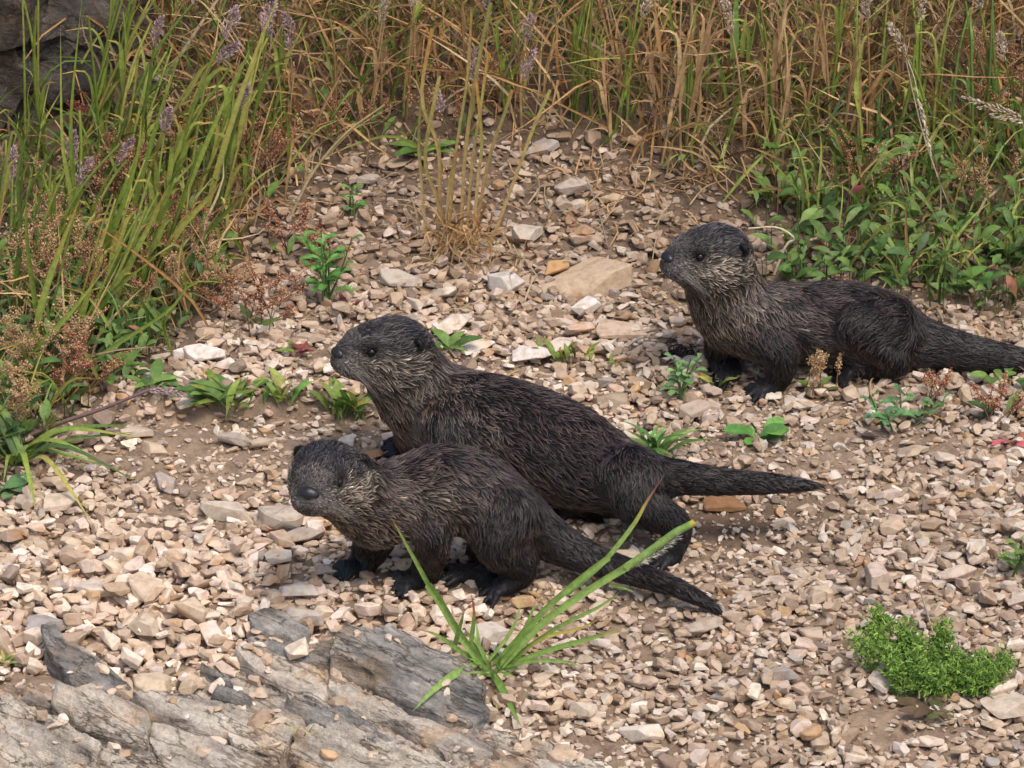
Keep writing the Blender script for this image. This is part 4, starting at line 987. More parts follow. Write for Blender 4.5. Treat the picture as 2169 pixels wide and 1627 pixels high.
# --- low leaves that cover the ground under the grass
mbl = MB()
def t_leaf(u, v):
    right = sstep(1540, 1680, u) * sstep(300, 400, v) * (1 - sstep(620, 690, v - (u - 1700) * .05)); left = sstep(560, 380, u) * sstep(420, 600, v) * veg(u, v + 20)
    return np.clip(right + left + .05 * veg(u, v), 0, 1)
pp, uu, vv = veg_points(3300, t_leaf)
for p, u_, v_ in zip(pp, uu, vv):
    L = U(.018, .050); a = U(0, 6.283); d = np.array([math.cos(a), math.sin(a) - .25, U(.1, 1.2)]); d = unit(d); h = np.array([0, 0, U(0, .07 if u_ > 1500 else .05)])
    q = np.array([p + h, p + h + d * L * .5 + np.array([0, 0, L * .12]), p + h + d * L])
    c = pick(LUSH) * U(.6, 1.15) if U(0, 1) < .97 else pick([RED * .6, RUST])
    ribbon(mbl, q, L * U(.22, .42), gcol(c), (U(-.5, .5), -.6, 1), .22, 7, 'lance')
    if U(0, 1) < .5: tube(mbl, np.array([p, p + h]), .0009, .0007, c * .8, 3, 3)
tag(mbl.build('leafy_ground_cover', 'leaf'), 'low dark green leafy growth between the grass stems', 'ground cover', None, 'stuff')
# --- dead stalks and shreds lying about
mbx = MB()
def t_lit(u, v):
    return np.clip(.9 * blob(u, v, 1400, 420, 160, 90) + .7 * blob(u, v, 1000, 560, 120, 60) + .5 * blob(u, v, 2060, 700, 150, 50) + .35 * blob(u, v, 640, 400, 160, 110) + .35 * blob(u, v, 1180, 340, 300, 60) + .05 * (v < 900) + .4 * veg(u, v + 40) * (v > 250), 0, 1)
pp, uu, vv = veg_points(2600, t_lit)
for p in pp:
    L = U(.02, .09); a = U(0, 6.283); d = np.array([math.cos(a), math.sin(a), 0]); s_ = np.array([-d[1], d[0], 0]) * rng.normal(0, .35)
    q = np.array([p, p + d * L * .5 + s_ * L * .5, p + d * L + s_ * L * U(-1, 1)]); q[:, 2] = [gtop(*k[:2]) + U(.002, .012) for k in q]; q[1, 2] += U(0, .012)
    c = pick(TAN) * U(.55, 1.1)
    ribbon(mbx, q, U(.0010, .0030), c, (0, -.3, 1), .2, 6, 'flat')
tag(mbx.build('dead_grass_litter', 'dry'), 'curled shreds of dead grass lying on the ground', 'litter', None, 'stuff')

# --- tall grass one can tell apart: label, base u v, stems, height px, lean, spread, colours, leaves, width, seed heads, their colour, tip colour, stem radius
CL = [('tall green grass stems in front of the dark rock, leftmost', 70, 330, 4, 520, .02, 34, GREEN, 1, .008, 0, LILAC, ORANGE, .0033),
      ('tall upright green grass stems right of the dark rock', 190, 330, 6, 560, .16, 30, GREEN, 2, .008, 1, LILAC, ORANGE, .0034),
      ('long green grass stems leaning right with purple seed heads, upper left', 270, 430, 8, 520, .24, 36, GREEN, 2, .009, 3, LILAC, ORANGE, .0036),
      ('broad green grass clump leaning right in the middle of the left growth', 360, 480, 8, 480, .26, 38, GREEN, 2, .0095, 2, LILAC, ORANGE, .0036),
      ('green grass clump at the right edge of the left growth', 450, 450, 7, 420, .22, 30, GREEN, 2, .0095, 1, LILAC, YEL, .0033),
      ('thick green grass blades at the left edge beside golden seed spikes', 60, 640, 8, 400, .22, 40, GREEN, 2, .0095, 1, LILAC, ORANGE, .0034),
      ('yellow tipped grass leaning over the low leaves at left', 170, 720, 7, 330, .35, 40, GREEN, 2, .0095, 0, LILAC, ORANGE, .0034),
      ('green grass stems low at the left edge under the dark rock', 20, 520, 5, 260, .12, 34, GREEN, 2, .009, 1, LILAC, ORANGE, .0036),
      ('leaning green stems in front of the reddish sorrel', 150, 540, 6, 330, .25, 36, GREEN, 1, .009, 2, LILAC, ORANGE, .0038),
      ('green grass stems leaning out over the rust red sorrel', 320, 620, 7, 360, .3, 40, GREEN, 2, .009, 1, LILAC, ORANGE, .0036),
      ('broad blades low in the left growth above the green leaves', 230, 660, 7, 330, .28, 40, GREEN, 2, .0105, 0, LILAC, ORANGE, .0036),
      ('grass stems with pink seed heads above the bare soil, upper centre left', 600, 320, 6, 330, .12, 40, GREEN + TAN[:2], 2, .008, 2, LILAC, ORANGE, .0026),
      ('mixed green and tan grass clump at the top centre', 800, 250, 8, 330, .05, 45, GREEN + TAN[:3], 2, .008, 2, STRAW, ORANGE, .0028),
      ('tan and green grass stems right of the top centre with pale pink heads', 1080, 240, 9, 340, .08, 48, GREEN + TAN[:3], 2, .008, 3, LILAC, ORANGE, .0028),
      ('straw coloured grass clump above the pale stony gap', 1240, 250, 8, 350, .04, 46, TAN[:3] + GREEN[:2], 2, .007, 1, STRAW, ORANGE, .0028),
      ('dry bent grass clump above the crouching otter', 1440, 330, 9, 380, .03, 50, TAN[:4] + GREEN[:1], 3, .008, 0, STRAW, None, .0026),
      ('tall tan grass clump with arching dead leaves, right of centre', 1600, 330, 9, 420, .05, 48, TAN[:4] + GREEN[:2], 3, .008, 1, STRAW, None, .0028),
      ('dense green and straw grass stems at the upper right', 1780, 330, 10, 430, .04, 55, GREEN[:3] + TAN[:3], 2, .0085, 2, STRAW, ORANGE, .0030),
      ('grass clump with drooping pale seed heads near the right edge', 1950, 330, 9, 420, -.04, 50, GREEN[:3] + TAN[:2], 2, .0085, 3, STRAW, YEL, .0030),
      ('dark green grass clump at the right edge of the bank', 2110, 350, 8, 420, -.04, 45, GREEN[:2] + LUSH, 2, .0085, 1, STRAW, ORANGE, .0030)]
for a in CL: grass_clump(a[0], a[1], a[2], a[3], a[4], a[5], a[6], a[7], a[8], a[9], a[10], a[11], a[12], a[13])
# --- single stems that stand out
def stem_plant(name, label, cat, pts, r, c, head=None, dy=0.0, leaves=(), mat='dry', group=None):
    b = G1(*pts[0]); root = thing(name, label, cat, b, group); q = px(pts, b[1], dy); q[0][2] -= .005
    part('stem', root, mat, lambda mb: tube(mb, q, r, r * .6, c, 14))
    if head:
        hp_ = px(head[0], b[1] + dy); part('seed_head', root, 'seed', lambda mb: panicle(mb, hp_, head[1], head[2], head[3]), False)
    for lp, w, lc in leaves: part('blade', root, 'leaf', lambda mb: ribbon(mb, px(lp, b[1] + dy * .5), w, lc, None, .25, 10))
    return root
BL = [([(0, 800), (70, 740), (140, 673), (240, 547)], .012, None), ([(110, 822), (240, 735), (365, 650), (408, 573)], .007, None), ([(150, 760), (165, 700), (185, 630), (206, 566)], .013, ORANGE), ([(160, 720), (210, 650), (270, 590), (330, 545)], .010, YEL),
      ([(60, 780), (90, 640), (130, 520), (170, 420)], .012, ORANGE), ([(95, 760), (70, 600), (58, 500), (56, 400)], .011, None), ([(220, 700), (270, 570), (320, 470), (352, 400)], .011, ORANGE), ([(300, 640), (370, 500), (440, 420), (470, 382)], .012, ORANGE),
      ([(400, 560), (450, 480), (500, 430), (545, 383)], .010, ORANGE), ([(330, 560), (400, 390), (460, 250), (520, 120)], .011, None), ([(250, 560), (300, 380), (340, 240), (390, 90)], .011, None), ([(180, 640), (250, 460), (290, 330), (300, 240)], .010, YEL),
      ([(420, 520), (470, 330), (540, 120), (600, -30)], .011, None), ([(20, 690), (45, 520), (40, 360), (75, 230)], .011, None), ([(130, 590), (150, 430), (132, 300), (128, 60)], .009, None), ([(170, 560), (158, 400), (150, 250), (175, -20)], .009, None)]
b = G1(180, 760); root = thing('grass_clump', 'broad yellow green grass blades leaning right in front of the left growth', 'grass', b, 'tall grass clumps')
for pts, w, tp in BL:
    y0 = G1(*pts[0])[1]; q = px(pts, y0, -.05); c = pick(GREEN) * U(.95, 1.25)
    part('blade', root, 'leaf', lambda mb: ribbon(mb, q, w, gcol(c, tp), (U(-.5, .5), -1, .3), .5, 14, 'grass', U(-.5, .5)))
stem_plant('tall_grass', 'thick purplish grass stem with a lilac head lying over the low leaves', 'grass', [(40, 925), (130, 895), (219, 865), (330, 820)], .0040, [(0, (.22, .16, .10)), (1, (.25, .14, .15))], ([(320, 828), (355, 828), (395, 838)], .007, 130, LILAC), -.03, mat='leaf')
stem_plant('tall_grass', 'tall grass stem with a thick green seed sheath above the crouching otter', 'grass', [(1550, 330), (1552, 240), (1555, 130)], .0028, [(0, (.3, .22, .14)), (1, (.15, .24, .06))], None, -.02,
           [([(1555, 125), (1556, 60), (1562, -40)], .017, gcol(LUSH[1] * 1.1)), ([(1572, 122), (1575, 80), (1580, 35)], .011, gcol(GREEN[1], ORANGE))], mat='leaf')
stem_plant('tall_grass', 'thin drooping stem with a pale straw spike above the green plants', 'grass', [(2030, 480), (1960, 300), (1920, 130), (1935, 160), (1945, 205)], .0012, STRAW[0], ([(1945, 212), (1958, 260), (1972, 328)], .0045, 120, STRAW), -.06)
stem_plant('tall_grass', 'stem with a wide pale feathery head leaning in at the right edge', 'grass', [(2160, 480), (2175, 330), (2165, 255)], .0014, STRAW[1], ([(2165, 255), (2110, 235), (2040, 205)], .012, 150, STRAW), -.05)
stem_plant('dry_stalk', 'pale bent stalk with a seed spike arching onto the stones', 'stalk', [(1040, 520), (1065, 545), (1095, 600), (1108, 640)], .0032, (.55, .42, .26), ([(1106, 625), (1113, 660), (1118, 690)], .0045, 90, STRAW), -.02)
stem_plant('dry_stalk', 'long tan stalk lying across the bare soil left of the dry tuft', 'stalk', [(612, 460), (660, 370), (730, 285), (815, 222)], .0030, [(0, (.5, .38, .22)), (1, (.36, .28, .12))], None, .0)
stem_plant('dry_stalk', 'thin grey twig lying across the upper left of the bare soil', 'stalk', [(545, 275), (620, 295), (740, 322)], .0020, (.26, .21, .17))
stem_plant('dry_stalk', 'thin upright grey twig in the stony gap right of the dry tuft', 'stalk', [(1290, 525), (1265, 440), (1240, 375)], .0014, (.36, .29, .23))
stem_plant('dry_stalk', 'thin dead twig on the gravel above the bright green plant', 'stalk', [(1978, 1338), (1955, 1270), (1940, 1228)], .0016, (.50, .40, .28))
stem_plant('dry_stalk', 'bent cream straw just behind the crouching otter', 'stalk', [(1640, 575), (1665, 520), (1682, 505), (1646, 482), (1585, 484)], .0024, (.60, .50, .33))
# --- dry tuft in the middle of the bank
b = G1(965, 520); root = thing('grass_tuft', 'dry tan grass tuft with thin yellow green stems in the middle of the bank', 'grass', b, 'grass tufts')
for k, pts in enumerate([[(905, 480), (893, 380), (888, 290), (895, 200)], [(925, 470), (932, 380), (925, 300), (893, 205), (915, 60)], [(950, 440), (965, 330), (990, 170), (1000, 20)], [(975, 470), (985, 330), (1010, 150), (1040, 5)],
                         [(985, 470), (1000, 350), (1020, 215), (1035, 110)], [(1005, 460), (1035, 340), (1070, 235), (1085, 190)], [(1030, 490), (1090, 380), (1130, 270), (1165, 190)], [(945, 470), (950, 400), (968, 320)],
                         [(1000, 480), (1012, 380), (1020, 300), (1008, 170)], [(960, 480), (925, 420), (900, 330), (930, 160)]]):
    c = [pick(TAN[:3]), pick(GREEN) * .6 + TAN[0] * .4, pick(GREEN) * .7 + TAN[2] * .3]
    q = px([pts[0]] + pts[1:], b[1] + U(-.02, .02), U(-.05, .03)); q[0] = floor_at(q[0], -.004)
    part('stem', root, 'leaf', lambda mb: ribbon(mb, q, .0052 * U(.8, 1.25), [(0, c[0]), (.3, c[0] * .6 + c[1] * .4), (.7, c[1]), (1, ORANGE * .8 if k % 3 else c[2])], (U(-.4, .4), -1, .3), .5, 14, 'flat', U(-.4, .4)))
for hd_ in ([(1005, 170), (1000, 140), (1008, 100)], [(935, 235), (930, 215), (925, 185)], [(1110, 165), (1120, 130), (1135, 105)]):
    part('seed_head', root, 'seed', lambda mb: panicle(mb, px(hd_, b[1]), .010, 120, LILAC), False)
def curls(mb):
    for _ in range(75):
        u0, v0 = rng.normal(965, 34), rng.normal(500, 14); e = (u0 + rng.normal(0, 60), v0 + U(20, 95) * (1 if U(0, 1) < .7 else -.8)); m = ((u0 + e[0]) / 2 + rng.normal(0, 25), (v0 + e[1]) / 2 + rng.normal(-15, 15))
        q = px([(u0, v0), m, e], b[1] - U(0, .04), -.05); q[:, 2] = np.maximum(q[:, 2], [gtop(*k[:2]) + .002 for k in q])
        ribbon(mb, q, U(.002, .0045), pick(TAN) * U(.75, 1.2), None, .3, 9, 'grass', U(-3, 3))
part('dead_leaves', root, 'dry', curls)['kind'] = 'stuff'
# --- green grass in front of the first otter
b = G1(1050, 1425); root = thing('grass_tuft', 'bright green grass tuft growing in front of the nearest otter', 'grass', b, 'grass tufts')
yb = b[1]; GG = np.array((.20, .33, .07)); G2 = np.array((.27, .40, .10)); PK = np.array((.38, .14, .10))
for pts, w, cs, dy, fd in [
        ([(1025, 1410), (975, 1345), (930, 1270), (905, 1235)], .011, [(0, G2), (1, GG)], -.03, .9), ([(920, 1262), (898, 1220), (862, 1155), (828, 1094)], .0075, [(0, GG), (.8, G2), (.93, ORANGE), (1, PK)], -.05, .5),
        ([(1062, 1410), (1150, 1320), (1240, 1255), (1330, 1200)], .0105, [(0, G2), (1, G2)], -.03, .9), ([(1055, 1412), (1140, 1305), (1230, 1225), (1290, 1180)], .009, [(0, GG), (1, G2)], -.02, .6),
        ([(1200, 1262), (1275, 1195), (1340, 1115), (1372, 1060), (1412, 998)], .0080, [(0, GG), (.5, G2), (.68, YEL), (.8, PK * .8), (1, PK * .5)], -.02, .5),
        ([(1075, 1400), (1180, 1330), (1270, 1285), (1320, 1248)], .0070, [(0, GG), (.7, G2), (1, GG)], .0, .4), ([(1080, 1405), (1180, 1372), (1260, 1350), (1325, 1330)], .0085, [(0, GG), (.7, GG), (1, YEL)], -.03, .3),
        ([(1085, 1400), (1150, 1352), (1230, 1330), (1290, 1300)], .0060, [(0, GG), (.6, YEL * .9), (1, RUST * .7)], -.01, .3), ([(1060, 1415), (1130, 1400), (1200, 1402), (1230, 1412)], .0065, [(0, GG), (1, G2)], -.05, .3),
        ([(1020, 1400), (960, 1430), (915, 1465), (875, 1506)], .0125, [(0, GG), (.6, G2), (1, GG)], -.14, .3), ([(1035, 1415), (1060, 1450), (1085, 1500), (1104, 1540)], .0125, [(0, GG), (.6, GG), (1, G2)], -.14, .3),
        ([(992, 1400), (1000, 1340), (1004, 1300), (998, 1255)], .0075, [(0, G2), (.5, GG), (.75, PK), (1, PK * .6)], -.03, .3), ([(960, 1385), (968, 1350), (978, 1315), (984, 1290)], .0075, [(0, GG), (1, G2)], -.05, .3),
        ([(1005, 1400), (965, 1372), (925, 1345), (878, 1330)], .0075, [(0, GG), (.7, G2), (1, PK)], -.05, .3),
        ([(1050, 1420), (1055, 1460), (1052, 1500), (1048, 1530)], .0045, [(0, GG), (1, TAN[0])], -.12, .3), ([(1045, 1405), (1105, 1340), (1125, 1300), (1140, 1255)], .0065, [(0, GG), (.8, G2), (1, ORANGE)], .0, .3),
        ([(1035, 1400), (1075, 1350), (1095, 1310), (1105, 1270)], .0060, [(0, GG), (1, G2)], .02, .3), ([(1290, 1240), (1320, 1245), (1345, 1255)], .0055, [(0, GG), (1, G2)], -.02, .3)]:
    q = px(pts, yb, dy)
    q[:, 2] = np.maximum(q[:, 2], [gtop(*k[:2]) + .003 for k in q])
    part('blade', root, 'leaf', lambda mb: ribbon(mb, q, w, [(t, np.array(c)) for t, c in cs], (U(-.3, .3), -1, .35), fd, 14, 'grass' if fd < .55 else 'flat'))
for _ in range(20):
    a = U(0, 6.28); L = U(.035, .085); d = unit(np.array([math.cos(a), math.sin(a) * .7 - .35, U(.3, 1.3)])); o_ = b + np.array([rng.normal(0, .010), rng.normal(0, .008), 0])
    q = np.array([o_, o_ + d * L * .5, o_ + d * L + np.array([0, 0, -.15]) * L]); c = pick([GG, G2, GG * .8])
    part('blade', root, 'leaf', lambda mb: ribbon(mb, q, U(.004, .008), gcol(c, YEL if U(0, 1) < .2 else None), None, .3, 9))
def sheath(mb):
    tube(mb, px([(1325, 1203), (1380, 1165), (1430, 1128), (1455, 1115), (1471, 1106)], yb - .03), .0062, .0050, [(0, G2), (.75, GG), (.86, G2), (1, (.65, .42, .05))], 14, 7)
part('seed_sheath', root, 'leaf', sheath)
hp_ = px([(1352, 1190), (1395, 1165), (1438, 1130)], yb - .032); c_ = spline(hp_, 160); tg_ = unit(hp_[2] - hp_[0])
def fuzz(mb):
    d = rng.normal(0, 1, (320, 3)); k = rng.integers(0, 160, 320)
    seeds(mb, c_[k] + unit(d) * .0075, unit(d) + tg_ * .9, np.full(320, .00022), np.full(320, .0042), np.full((320, 3), (.72, .70, .55)))
part('seed_hairs', root, 'seed', fuzz, False)
# --- sorrel: thin stems hung with tiny seeds
def sorrel(label, u, v, n, hpx, lean, spread, cols, leaves=3, per=75, mess=.35):
    b = floor_at(G1(u, v)); root = thing('sorrel', label, 'sorrel', b, 'sorrel plants with seed spikes'); P_, A_, C_ = [], [], []
    def stems(mb):
        for _ in range(n):
            a = floor_at(b + np.array([rng.normal(0, spread * K * .25), rng.normal(0, spread * K * .2), 0])); L = hpx * K * U(.6, 1.1)
            d = unit(np.array([lean + rng.normal(0, mess), rng.normal(-.1, mess * .7), 1])); bw = np.array([d[0], d[1], -.3]) * L * U(.05, .3)
            c = tube(mb, np.array([a, a + d * L * .4, a + d * L * .75 + bw * .4, a + d * L + bw]), .0011, .0006, pick(cols) * .8, 24, 3)
            br = [c[9:]]
            for k in rng.integers(9, 22, 4):
                e = unit(np.array([rng.normal(0, 1), rng.normal(0, .7), .9])) * L * U(.10, .22); br.append(tube(mb, np.array([c[k], c[k] + e * .5, c[k] + e]), .0006, .0004, pick(cols) * .8, 8, 3))
            for q in br:
                m = int(per * len(q) / 30) + 4; k = rng.uniform(0, len(q) - 1.01, m); i = k.astype(int); f = (k - i)[:, None]
                P_.append(q[i] * (1 - f) + q[i + 1] * f + rng.normal(0, .0021, (m, 3))); A_.append(rng.normal(0, 1, (m, 3))); C_.append(np.array([pick(cols) * U(.75, 1.25) for _ in range(m)]))
    part('stems', root, 'leaf', stems)
    def sd_(mb):
        p = np.concatenate(P_); m = len(p); seeds(mb, p, np.concatenate(A_), rng.uniform(.0009, .0016, m), rng.uniform(.0011, .0021, m), np.concatenate(C_))
    part('seeds', root, 'seed', sd_, False)['kind'] = 'stuff'
    for _ in range(leaves):
        a = U(0, 6.28); L = U(.03, .055); d = np.array([math.cos(a), math.sin(a) - .3, U(.3, 1)]); o_ = b + np.array([rng.normal(0, .012), rng.normal(0, .008), 0])
        q = np.array([o_, o_ + d * L * .5 + np.array([0, 0, L * .1]), o_ + d * L])
        part('leaf', root, 'leaf', lambda mb: ribbon(mb, q, L * .3, gcol(pick(LUSH) * U(.8, 1.2)), (0, -.5, 1), .2, 8, 'lance'))
for a in [('rust red sorrel spreading over the stones right of the left growth', 535, 700, 13, 170, .15, 130, SORREL, 3, 85, .6), ('golden brown sorrel spikes at the left edge below the rock', 60, 640, 12, 230, .12, 120, GOLD, 3, 85, .3),
          ('golden sorrel spikes left of the leaning stems', 140, 560, 10, 220, .12, 110, GOLD + SORREL[:2], 3, 85, .3), ('reddish sorrel among the tall left grass', 230, 420, 9, 220, .15, 90, SORREL, 2, 75, .3),
          ('brown sorrel spikes beside the right edge of the left growth', 400, 610, 10, 190, .2, 110, SORREL[:2] + GOLD, 3, 85, .45), ('dark red sorrel spikes low in the left growth', 150, 800, 8, 170, .15, 80, SORREL, 4, 75, .35),
          ('tan sorrel spikes hanging over the soil at the far left', 25, 880, 9, 190, .15, 70, GOLD, 4, 80, .4), ('sorrel with red seeds above the pinnate weed', 700, 560, 5, 110, -.3, 60, SORREL, 2, 60, .5),
          ('small red sorrel in front of the dark rock', 165, 250, 5, 110, .2, 60, [SORREL[0], SORREL[2], RED * .8], 1, 60, .3), ('airy golden sorrel in front of the crouching otter', 1720, 830, 9, 130, -.02, 90, GOLD, 3, 60, .42),
          ('brown sorrel spikes above the green plants at right', 1830, 420, 8, 190, .05, 110, SORREL, 2, 75, .4), ('dark red sorrel at the upper right corner', 2120, 330, 10, 300, .03, 90, SORREL, 2, 85, .2),
          ('golden brown sorrel in the green growth at the right edge', 2060, 470, 9, 200, .05, 90, GOLD + SORREL[:2], 2, 75, .35), ('low red sorrel on the gravel at the right edge', 2110, 890, 8, 110, 0, 70, SORREL, 3, 60, .5),
          ('red sorrel among the tan grass at the top centre', 980, 290, 6, 180, .1, 70, SORREL, 2, 70, .4), ('sparse red sorrel in the litter behind the dry tuft', 760, 300, 6, 160, -.1, 80, SORREL, 2, 60, .5),
          ('thin brown sorrel under the tail of the crouching otter', 1975, 860, 5, 90, .1, 60, SORREL[:3], 2, 45, .5), ('rust brown sorrel spikes in the middle of the left growth', 300, 560, 11, 230, .18, 110, SORREL, 2, 85, .35), ('pale golden sorrel at the left edge above the soil', 70, 760, 12, 200, .15, 110, GOLD, 3, 85, .4), ('brick red sorrel between the leaning blades', 220, 640, 10, 200, .2, 100, SORREL, 2, 85, .4), ('rusty sorrel by the tan grass above the lobed weed', 520, 400, 9, 190, .15, 90, SORREL, 2, 75, .4), ('rusty sorrel stems on the left of the pinnate weed', 610, 540, 6, 140, -.1, 70, SORREL, 2, 70, .5)]:
    a = list(a)
    if a[1] < 460: a[2] += 45; a[3] = int(a[3] * 1.4); a[9] = int(a[9] * 1.25)
    sorrel(*a)
# --- leafy weeds
def rosette(label, u, v, n, lpx, wr, cols, prof='lance', rise=.8, spread=8, name='weed', cat='plant', tip=None, group='leafy weeds on the gravel', red=0, droop=.25, lean=0):
    b = floor_at(G1(u, v)); root = thing(name, label, cat, b, group)
    for i in range(n):
        a = i * 2.4 + U(-.4, .4); L = lpx * K * U(.6, 1.1); r_ = rise * U(.5, 1.3); d = unit(np.array([math.cos(a) + lean, math.sin(a) * .9 - .15, r_])); o_ = b + np.array([rng.normal(0, spread * K), rng.normal(0, spread * K * .6), -.002])
        q = np.array([o_, o_ + d * L * .45 + np.array([0, 0, L * .10]), o_ + d * L * .95 + np.array([d[0], d[1], -1.2]) * L * droop * .4]); q[:, 2] = np.maximum(q[:, 2], [gtop(*k[:2]) + .004 for k in q])
        c = (RED * U(.8, 1.3) if i < red else pick(cols) * U(.8, 1.2))
        part('leaf', root, 'leaf', lambda mb: ribbon(mb, q, L * wr * U(.8, 1.2), gcol(c, tip if i % 3 == 0 else None), (-d[0] * .4, -d[1] * .4 - .4, 1), .25, 10, prof))
    return root
def lobed(label, u, v, nst, hpx, cols, leaf_px=42, per=7, spread=20, group='lobed green weeds'):
    b = floor_at(G1(u, v)); root = thing('weed', label, 'plant', b, group)
    for s_ in range(nst):
        o_ = b + np.array([rng.normal(0, spread * K * .4), rng.normal(0, spread * K * .3), -.003]); top = o_ + np.array([rng.normal(0, spread * K), rng.normal(-.01, spread * K * .5), hpx * K * U(.7, 1.1)])
        c0 = pick(cols); q = np.array([o_, (o_ + top) / 2 + rng.normal(0, .004, 3), top]); st = part('stem', root, 'leaf', lambda mb: tube(mb, q, .0020, .0010, c0 * .8, 8)); cs = spline(q, 20)
        for i in range(per):
            k = int(3 + 16 * (i + .5) / per); a = i * 2.4 + s_; L = leaf_px * K * U(.7, 1.1) * (1 - .3 * i / per); d = unit(np.array([math.cos(a), math.sin(a) * .8 - .2, U(.15, .8)])); p0 = cs[k]; c = pick(cols) * U(.85, 1.25)
            def lf(mb):
                m = np.array([p0, p0 + d * L * .5 + np.array([0, 0, L * .12]), p0 + d * L - np.array([0, 0, L * .08])]); cc_ = ribbon(mb, m, L * .20, gcol(c), (0, -.5, 1), .15, 9, 'lance'); sd = unit(cross(d, [0, -.4, 1]))
                for j in (3, 4, 5, 6, 7):
                    for sg in (-1, 1):
                        e = (sd * sg * .8 + d * .6) * L * .22 * (1.15 - abs(j - 5.5) * .2); ribbon(mb, np.array([cc_[j], cc_[j] + e * .5, cc_[j] + e]), L * .11, c * U(.9, 1.15), (0, -.5, 1), .1, 4, 'lance')
            part('leaf', root, 'leaf', lf, True, st)
BRT = [np.array(c) for c in ((.12, .27, .05), (.16, .33, .07), (.09, .22, .045))]
lobed('bright green lobed weed on the stones left of the dry tuft', 690, 640, 5, 150, BRT, 52, 9, 26)
lobed('small lobed weed with round leaves higher up the bank', 745, 455, 2, 75, BRT, 36, 6, 14)
lobed('lobed light green weed beside the front paw of the crouching otter', 1445, 848, 5, 95, [np.array((.20, .34, .12)), np.array((.15, .28, .10))], 40, 6, 16)
lobed('lobed green weed under the right end of the crouching otter', 1890, 905, 4, 75, [np.array((.09, .20, .07)), np.array((.12, .25, .08))], 48, 8, 55)
lobed('green lobed weed at the right edge above the bright green plant', 2150, 1225, 3, 85, LUSH, 50, 8, 24)
rosette('broad leafed green plant at the right edge of the otter tail', 2120, 815, 8, 62, .45, LUSH, 'oval', .5, 14)
rosette('green rosette with one pink leaf below the left growth', 475, 870, 26, 125, .18, LUSH + GREEN[:2], 'lance', 1.2, 26, red=1, tip=None)
rosette('upright green weed at the right of the pink leafed rosette', 592, 850, 13, 95, .2, GREEN + BRT, 'lance', 1.7, 14)
rosette('upright narrow leafed weed under the chin of the middle otter', 738, 890, 18, 112, .17, GREEN + BRT, 'lance', 2.2, 18)
rosette('leafy weed just behind the neck of the middle otter', 955, 748, 9, 80, .24, LUSH, 'lance', .9, 8)
rosette('small upright weed with red stalks in the middle of the gravel', 1195, 765, 17, 72, .17, GREEN, 'lance', 2.4, 22, tip=RUST)
rosette('tiny reddish weed left of the crouching otter', 1300, 775, 8, 44, .18, GREEN + [RUST], 'lance', 1.2, 8)
rosette('yellow green weed in front of the paw of the crouching otter', 1515, 822, 9, 58, .22, GREEN, 'lance', 1.3, 8, tip=RUST)
rosette('weed with one broad round leaf on the gravel below the crouching otter', 1600, 930, 9, 74, .42, BRT, 'oval', .7, 10)
rosette('spiky green grass rosette behind the rump of the middle otter', 1380, 965, 24, 135, .11, LUSH + BRT, 'grass', .9, 12, name='grass_tuft', cat='grass', group='grass tufts')
rosette('long arching grass leaves with yellow tips at the left edge', 25, 985, 18, 235, .075, GREEN + LUSH, 'grass', .55, 14, name='grass_tuft', cat='grass', tip=YEL, group='grass tufts', droop=.7, lean=.45)
rosette('broad pale green leaves under the arching grass at the left edge', 10, 1045, 6, 80, .42, [np.array((.13, .25, .09))], 'oval', .5, 10)
rosette('leafy green weed high on the bank above the dry tuft', 890, 330, 9, 85, .26, LUSH, 'lance', .9, 14)
rosette('broad leafed weed just behind the back of the crouching otter', 1690, 590, 6, 72, .5, BRT, 'oval', 1.4, 10)
rosette('dark green broad leaves at the right edge of the green growth', 2145, 560, 9, 110, .32, LUSH, 'lance', 1.2, 18)
rosette('pale green broad leaves in front of the green growth at right', 2040, 620, 8, 95, .3, LUSH + BRT, 'lance', 1.1, 18)
rosette('narrow leafed grass tuft in the middle of the green growth', 1920, 600, 16, 170, .07, LUSH + GREEN[:2], 'grass', 1.3, 14, name='grass_tuft', cat='grass', group='grass tufts')
rosette('green weed with a few crimson leaves beside the head of the crouching otter', 1790, 560, 9, 90, .24, LUSH, 'lance', 1.2, 18, red=2)
rosette('leafy plant at the left end of the green growth above the otter head', 1640, 430, 10, 95, .26, LUSH + GREEN, 'lance', 1.2, 18, red=1)
rosette('low green leaves inside the left growth beside the soil', 250, 800, 14, 85, .32, LUSH, 'lance', .9, 34)
rosette('green arrow shaped leaves left of the pink leafed rosette', 330, 830, 10, 85, .28, LUSH, 'lance', .9, 24)
rosette('tall narrow leaves in the left growth above the stones', 270, 720, 12, 100, .28, LUSH + BRT, 'lance', 1.1, 34)
rosette('crimson leafed seedling on the stones left of the middle otter', 632, 748, 8, 48, .26, [RUST, RED, GREEN[0]], 'lance', .9, 8, red=3)
rosette('dark red seedling under the lobed weed', 735, 645, 7, 44, .24, [RED * .7, RUST * .7], 'lance', .6, 10)
rosette('pink leafed seedling on the gravel near the right edge', 2140, 940, 6, 50, .5, [np.array((.5, .12, .13)), RUST], 'oval', .8, 8)
rosette('tiny weed with yellow flowers at the left edge of the outcrop', 8, 1405, 9, 46, .2, GREEN, 'lance', 1.0, 8, tip=YEL)
rosette('thin grass sprig growing from a crack in the outcrop', 640, 1585, 6, 78, .06, GREEN, 'grass', 2.2, 5, name='grass_tuft', cat='grass', group='grass tufts')
rosette('dark dying leaves hanging under the bright green plant', 1960, 1520, 10, 80, .3, [np.array((.13, .085, .05)), np.array((.10, .11, .04))], 'lance', .5, 22)
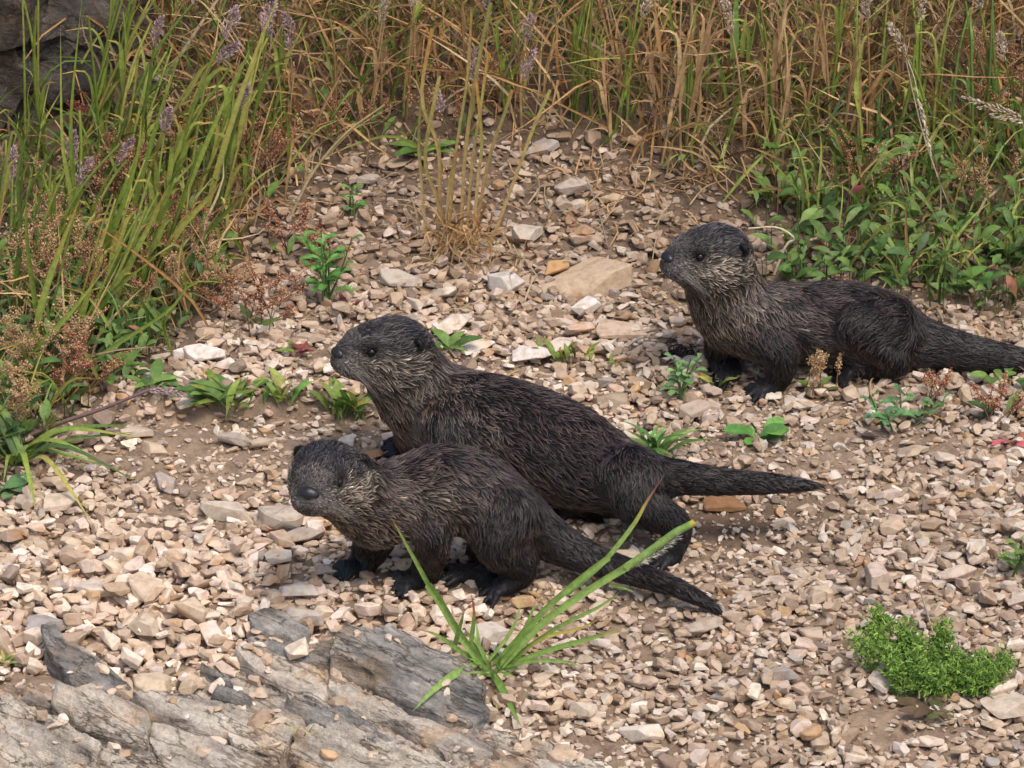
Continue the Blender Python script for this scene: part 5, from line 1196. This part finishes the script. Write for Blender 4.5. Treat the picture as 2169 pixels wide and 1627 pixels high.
# --- feathery bright green plant on the right
b = floor_at(G1(1960, 1475)); root = thing('feathery_plant', 'bright green feathery plant growing on the gravel at lower right', 'plant', b)
VIV = [np.array(c) for c in ((.19, .33, .045), (.27, .42, .07), (.13, .23, .035), (.10, .19, .03))]
ends = [(1815, 1350), (1840, 1330), (1870, 1300), (1880, 1340), (1900, 1370), (1925, 1340), (1950, 1360), (1960, 1400), (1985, 1330), (2010, 1345), (2030, 1380), (2050, 1400), (2080, 1380), (2110, 1385), (2135, 1400), (2100, 1420),
        (2060, 1430), (2000, 1420), (1930, 1410), (1890, 1400), (1860, 1385), (1980, 1375), (2020, 1410), (1940, 1385), (1905, 1330), (2125, 1425), (1850, 1360), (1990, 1440), (1960, 1440), (2075, 1410)]
for i, e in enumerate(ends):
    g0 = G1(e[0] * .75 + 1965 * .25 + rng.normal(0, 12), min(1480, e[1] + 75 + rng.normal(0, 14))); t_ = P(e[0] + rng.normal(0, 6), e[1] + rng.normal(0, 6), g0[1] + U(-.015, .02)); m_ = g0 * .5 + t_ * .5 + np.array([rng.normal(0, .008), 0, .006]); q = np.array([g0, m_, t_])
    def frond(mb):
        c = pick(VIV); cs = tube(mb, q, .0014, .0008, c * .7, 26, 3)
        for k in range(5, 26):
            for _ in range(9):
                d = unit(rng.normal(0, 1, 3) + np.array([0, 0, .6])); L = U(.005, .012); cc_ = pick(VIV) * U(.6, 1.3)
                a0 = cs[k] + rng.normal(0, 1, 3) * np.array([.0065, .006, .005]); ribbon(mb, np.array([a0, a0 + d * L * .5, a0 + d * L + np.array([0, 0, -.1]) * L]), .0016, cc_, None, .2, 3, 'flat')
                e2 = unit(rng.normal(0, 1, 3)) * L * .5; ribbon(mb, np.array([a0 + d * L * .5, a0 + d * L * .5 + e2]), .0014, cc_ * 1.1, None, .2, 3, 'flat')
    part('frond', root, 'leaf', frond)
# --- dark clump by the paws of the third otter
b = floor_at(G1(1430, 752)); root = thing('dark_roots', 'clump of black tangled roots on the stones left of the crouching otter', 'roots', b)
def rt(mb):
    for _ in range(60):
        a = b + np.array([rng.normal(0, .014), rng.normal(0, .010), U(-.004, .012)]); q = a + np.cumsum(np.vstack([np.zeros(3), rng.normal(0, .009, (3, 3)) * np.array([1, .7, .6])]), 0); q[:, 2] = np.maximum(q[:, 2], [gtop(*k[:2]) + .001 for k in q]); tube(mb, q, U(.0008, .0022), .0008, np.array((.045, .036, .03)) * U(.4, 1.4), 9, 4)
part('root_tangle', root, 'dry', rt)
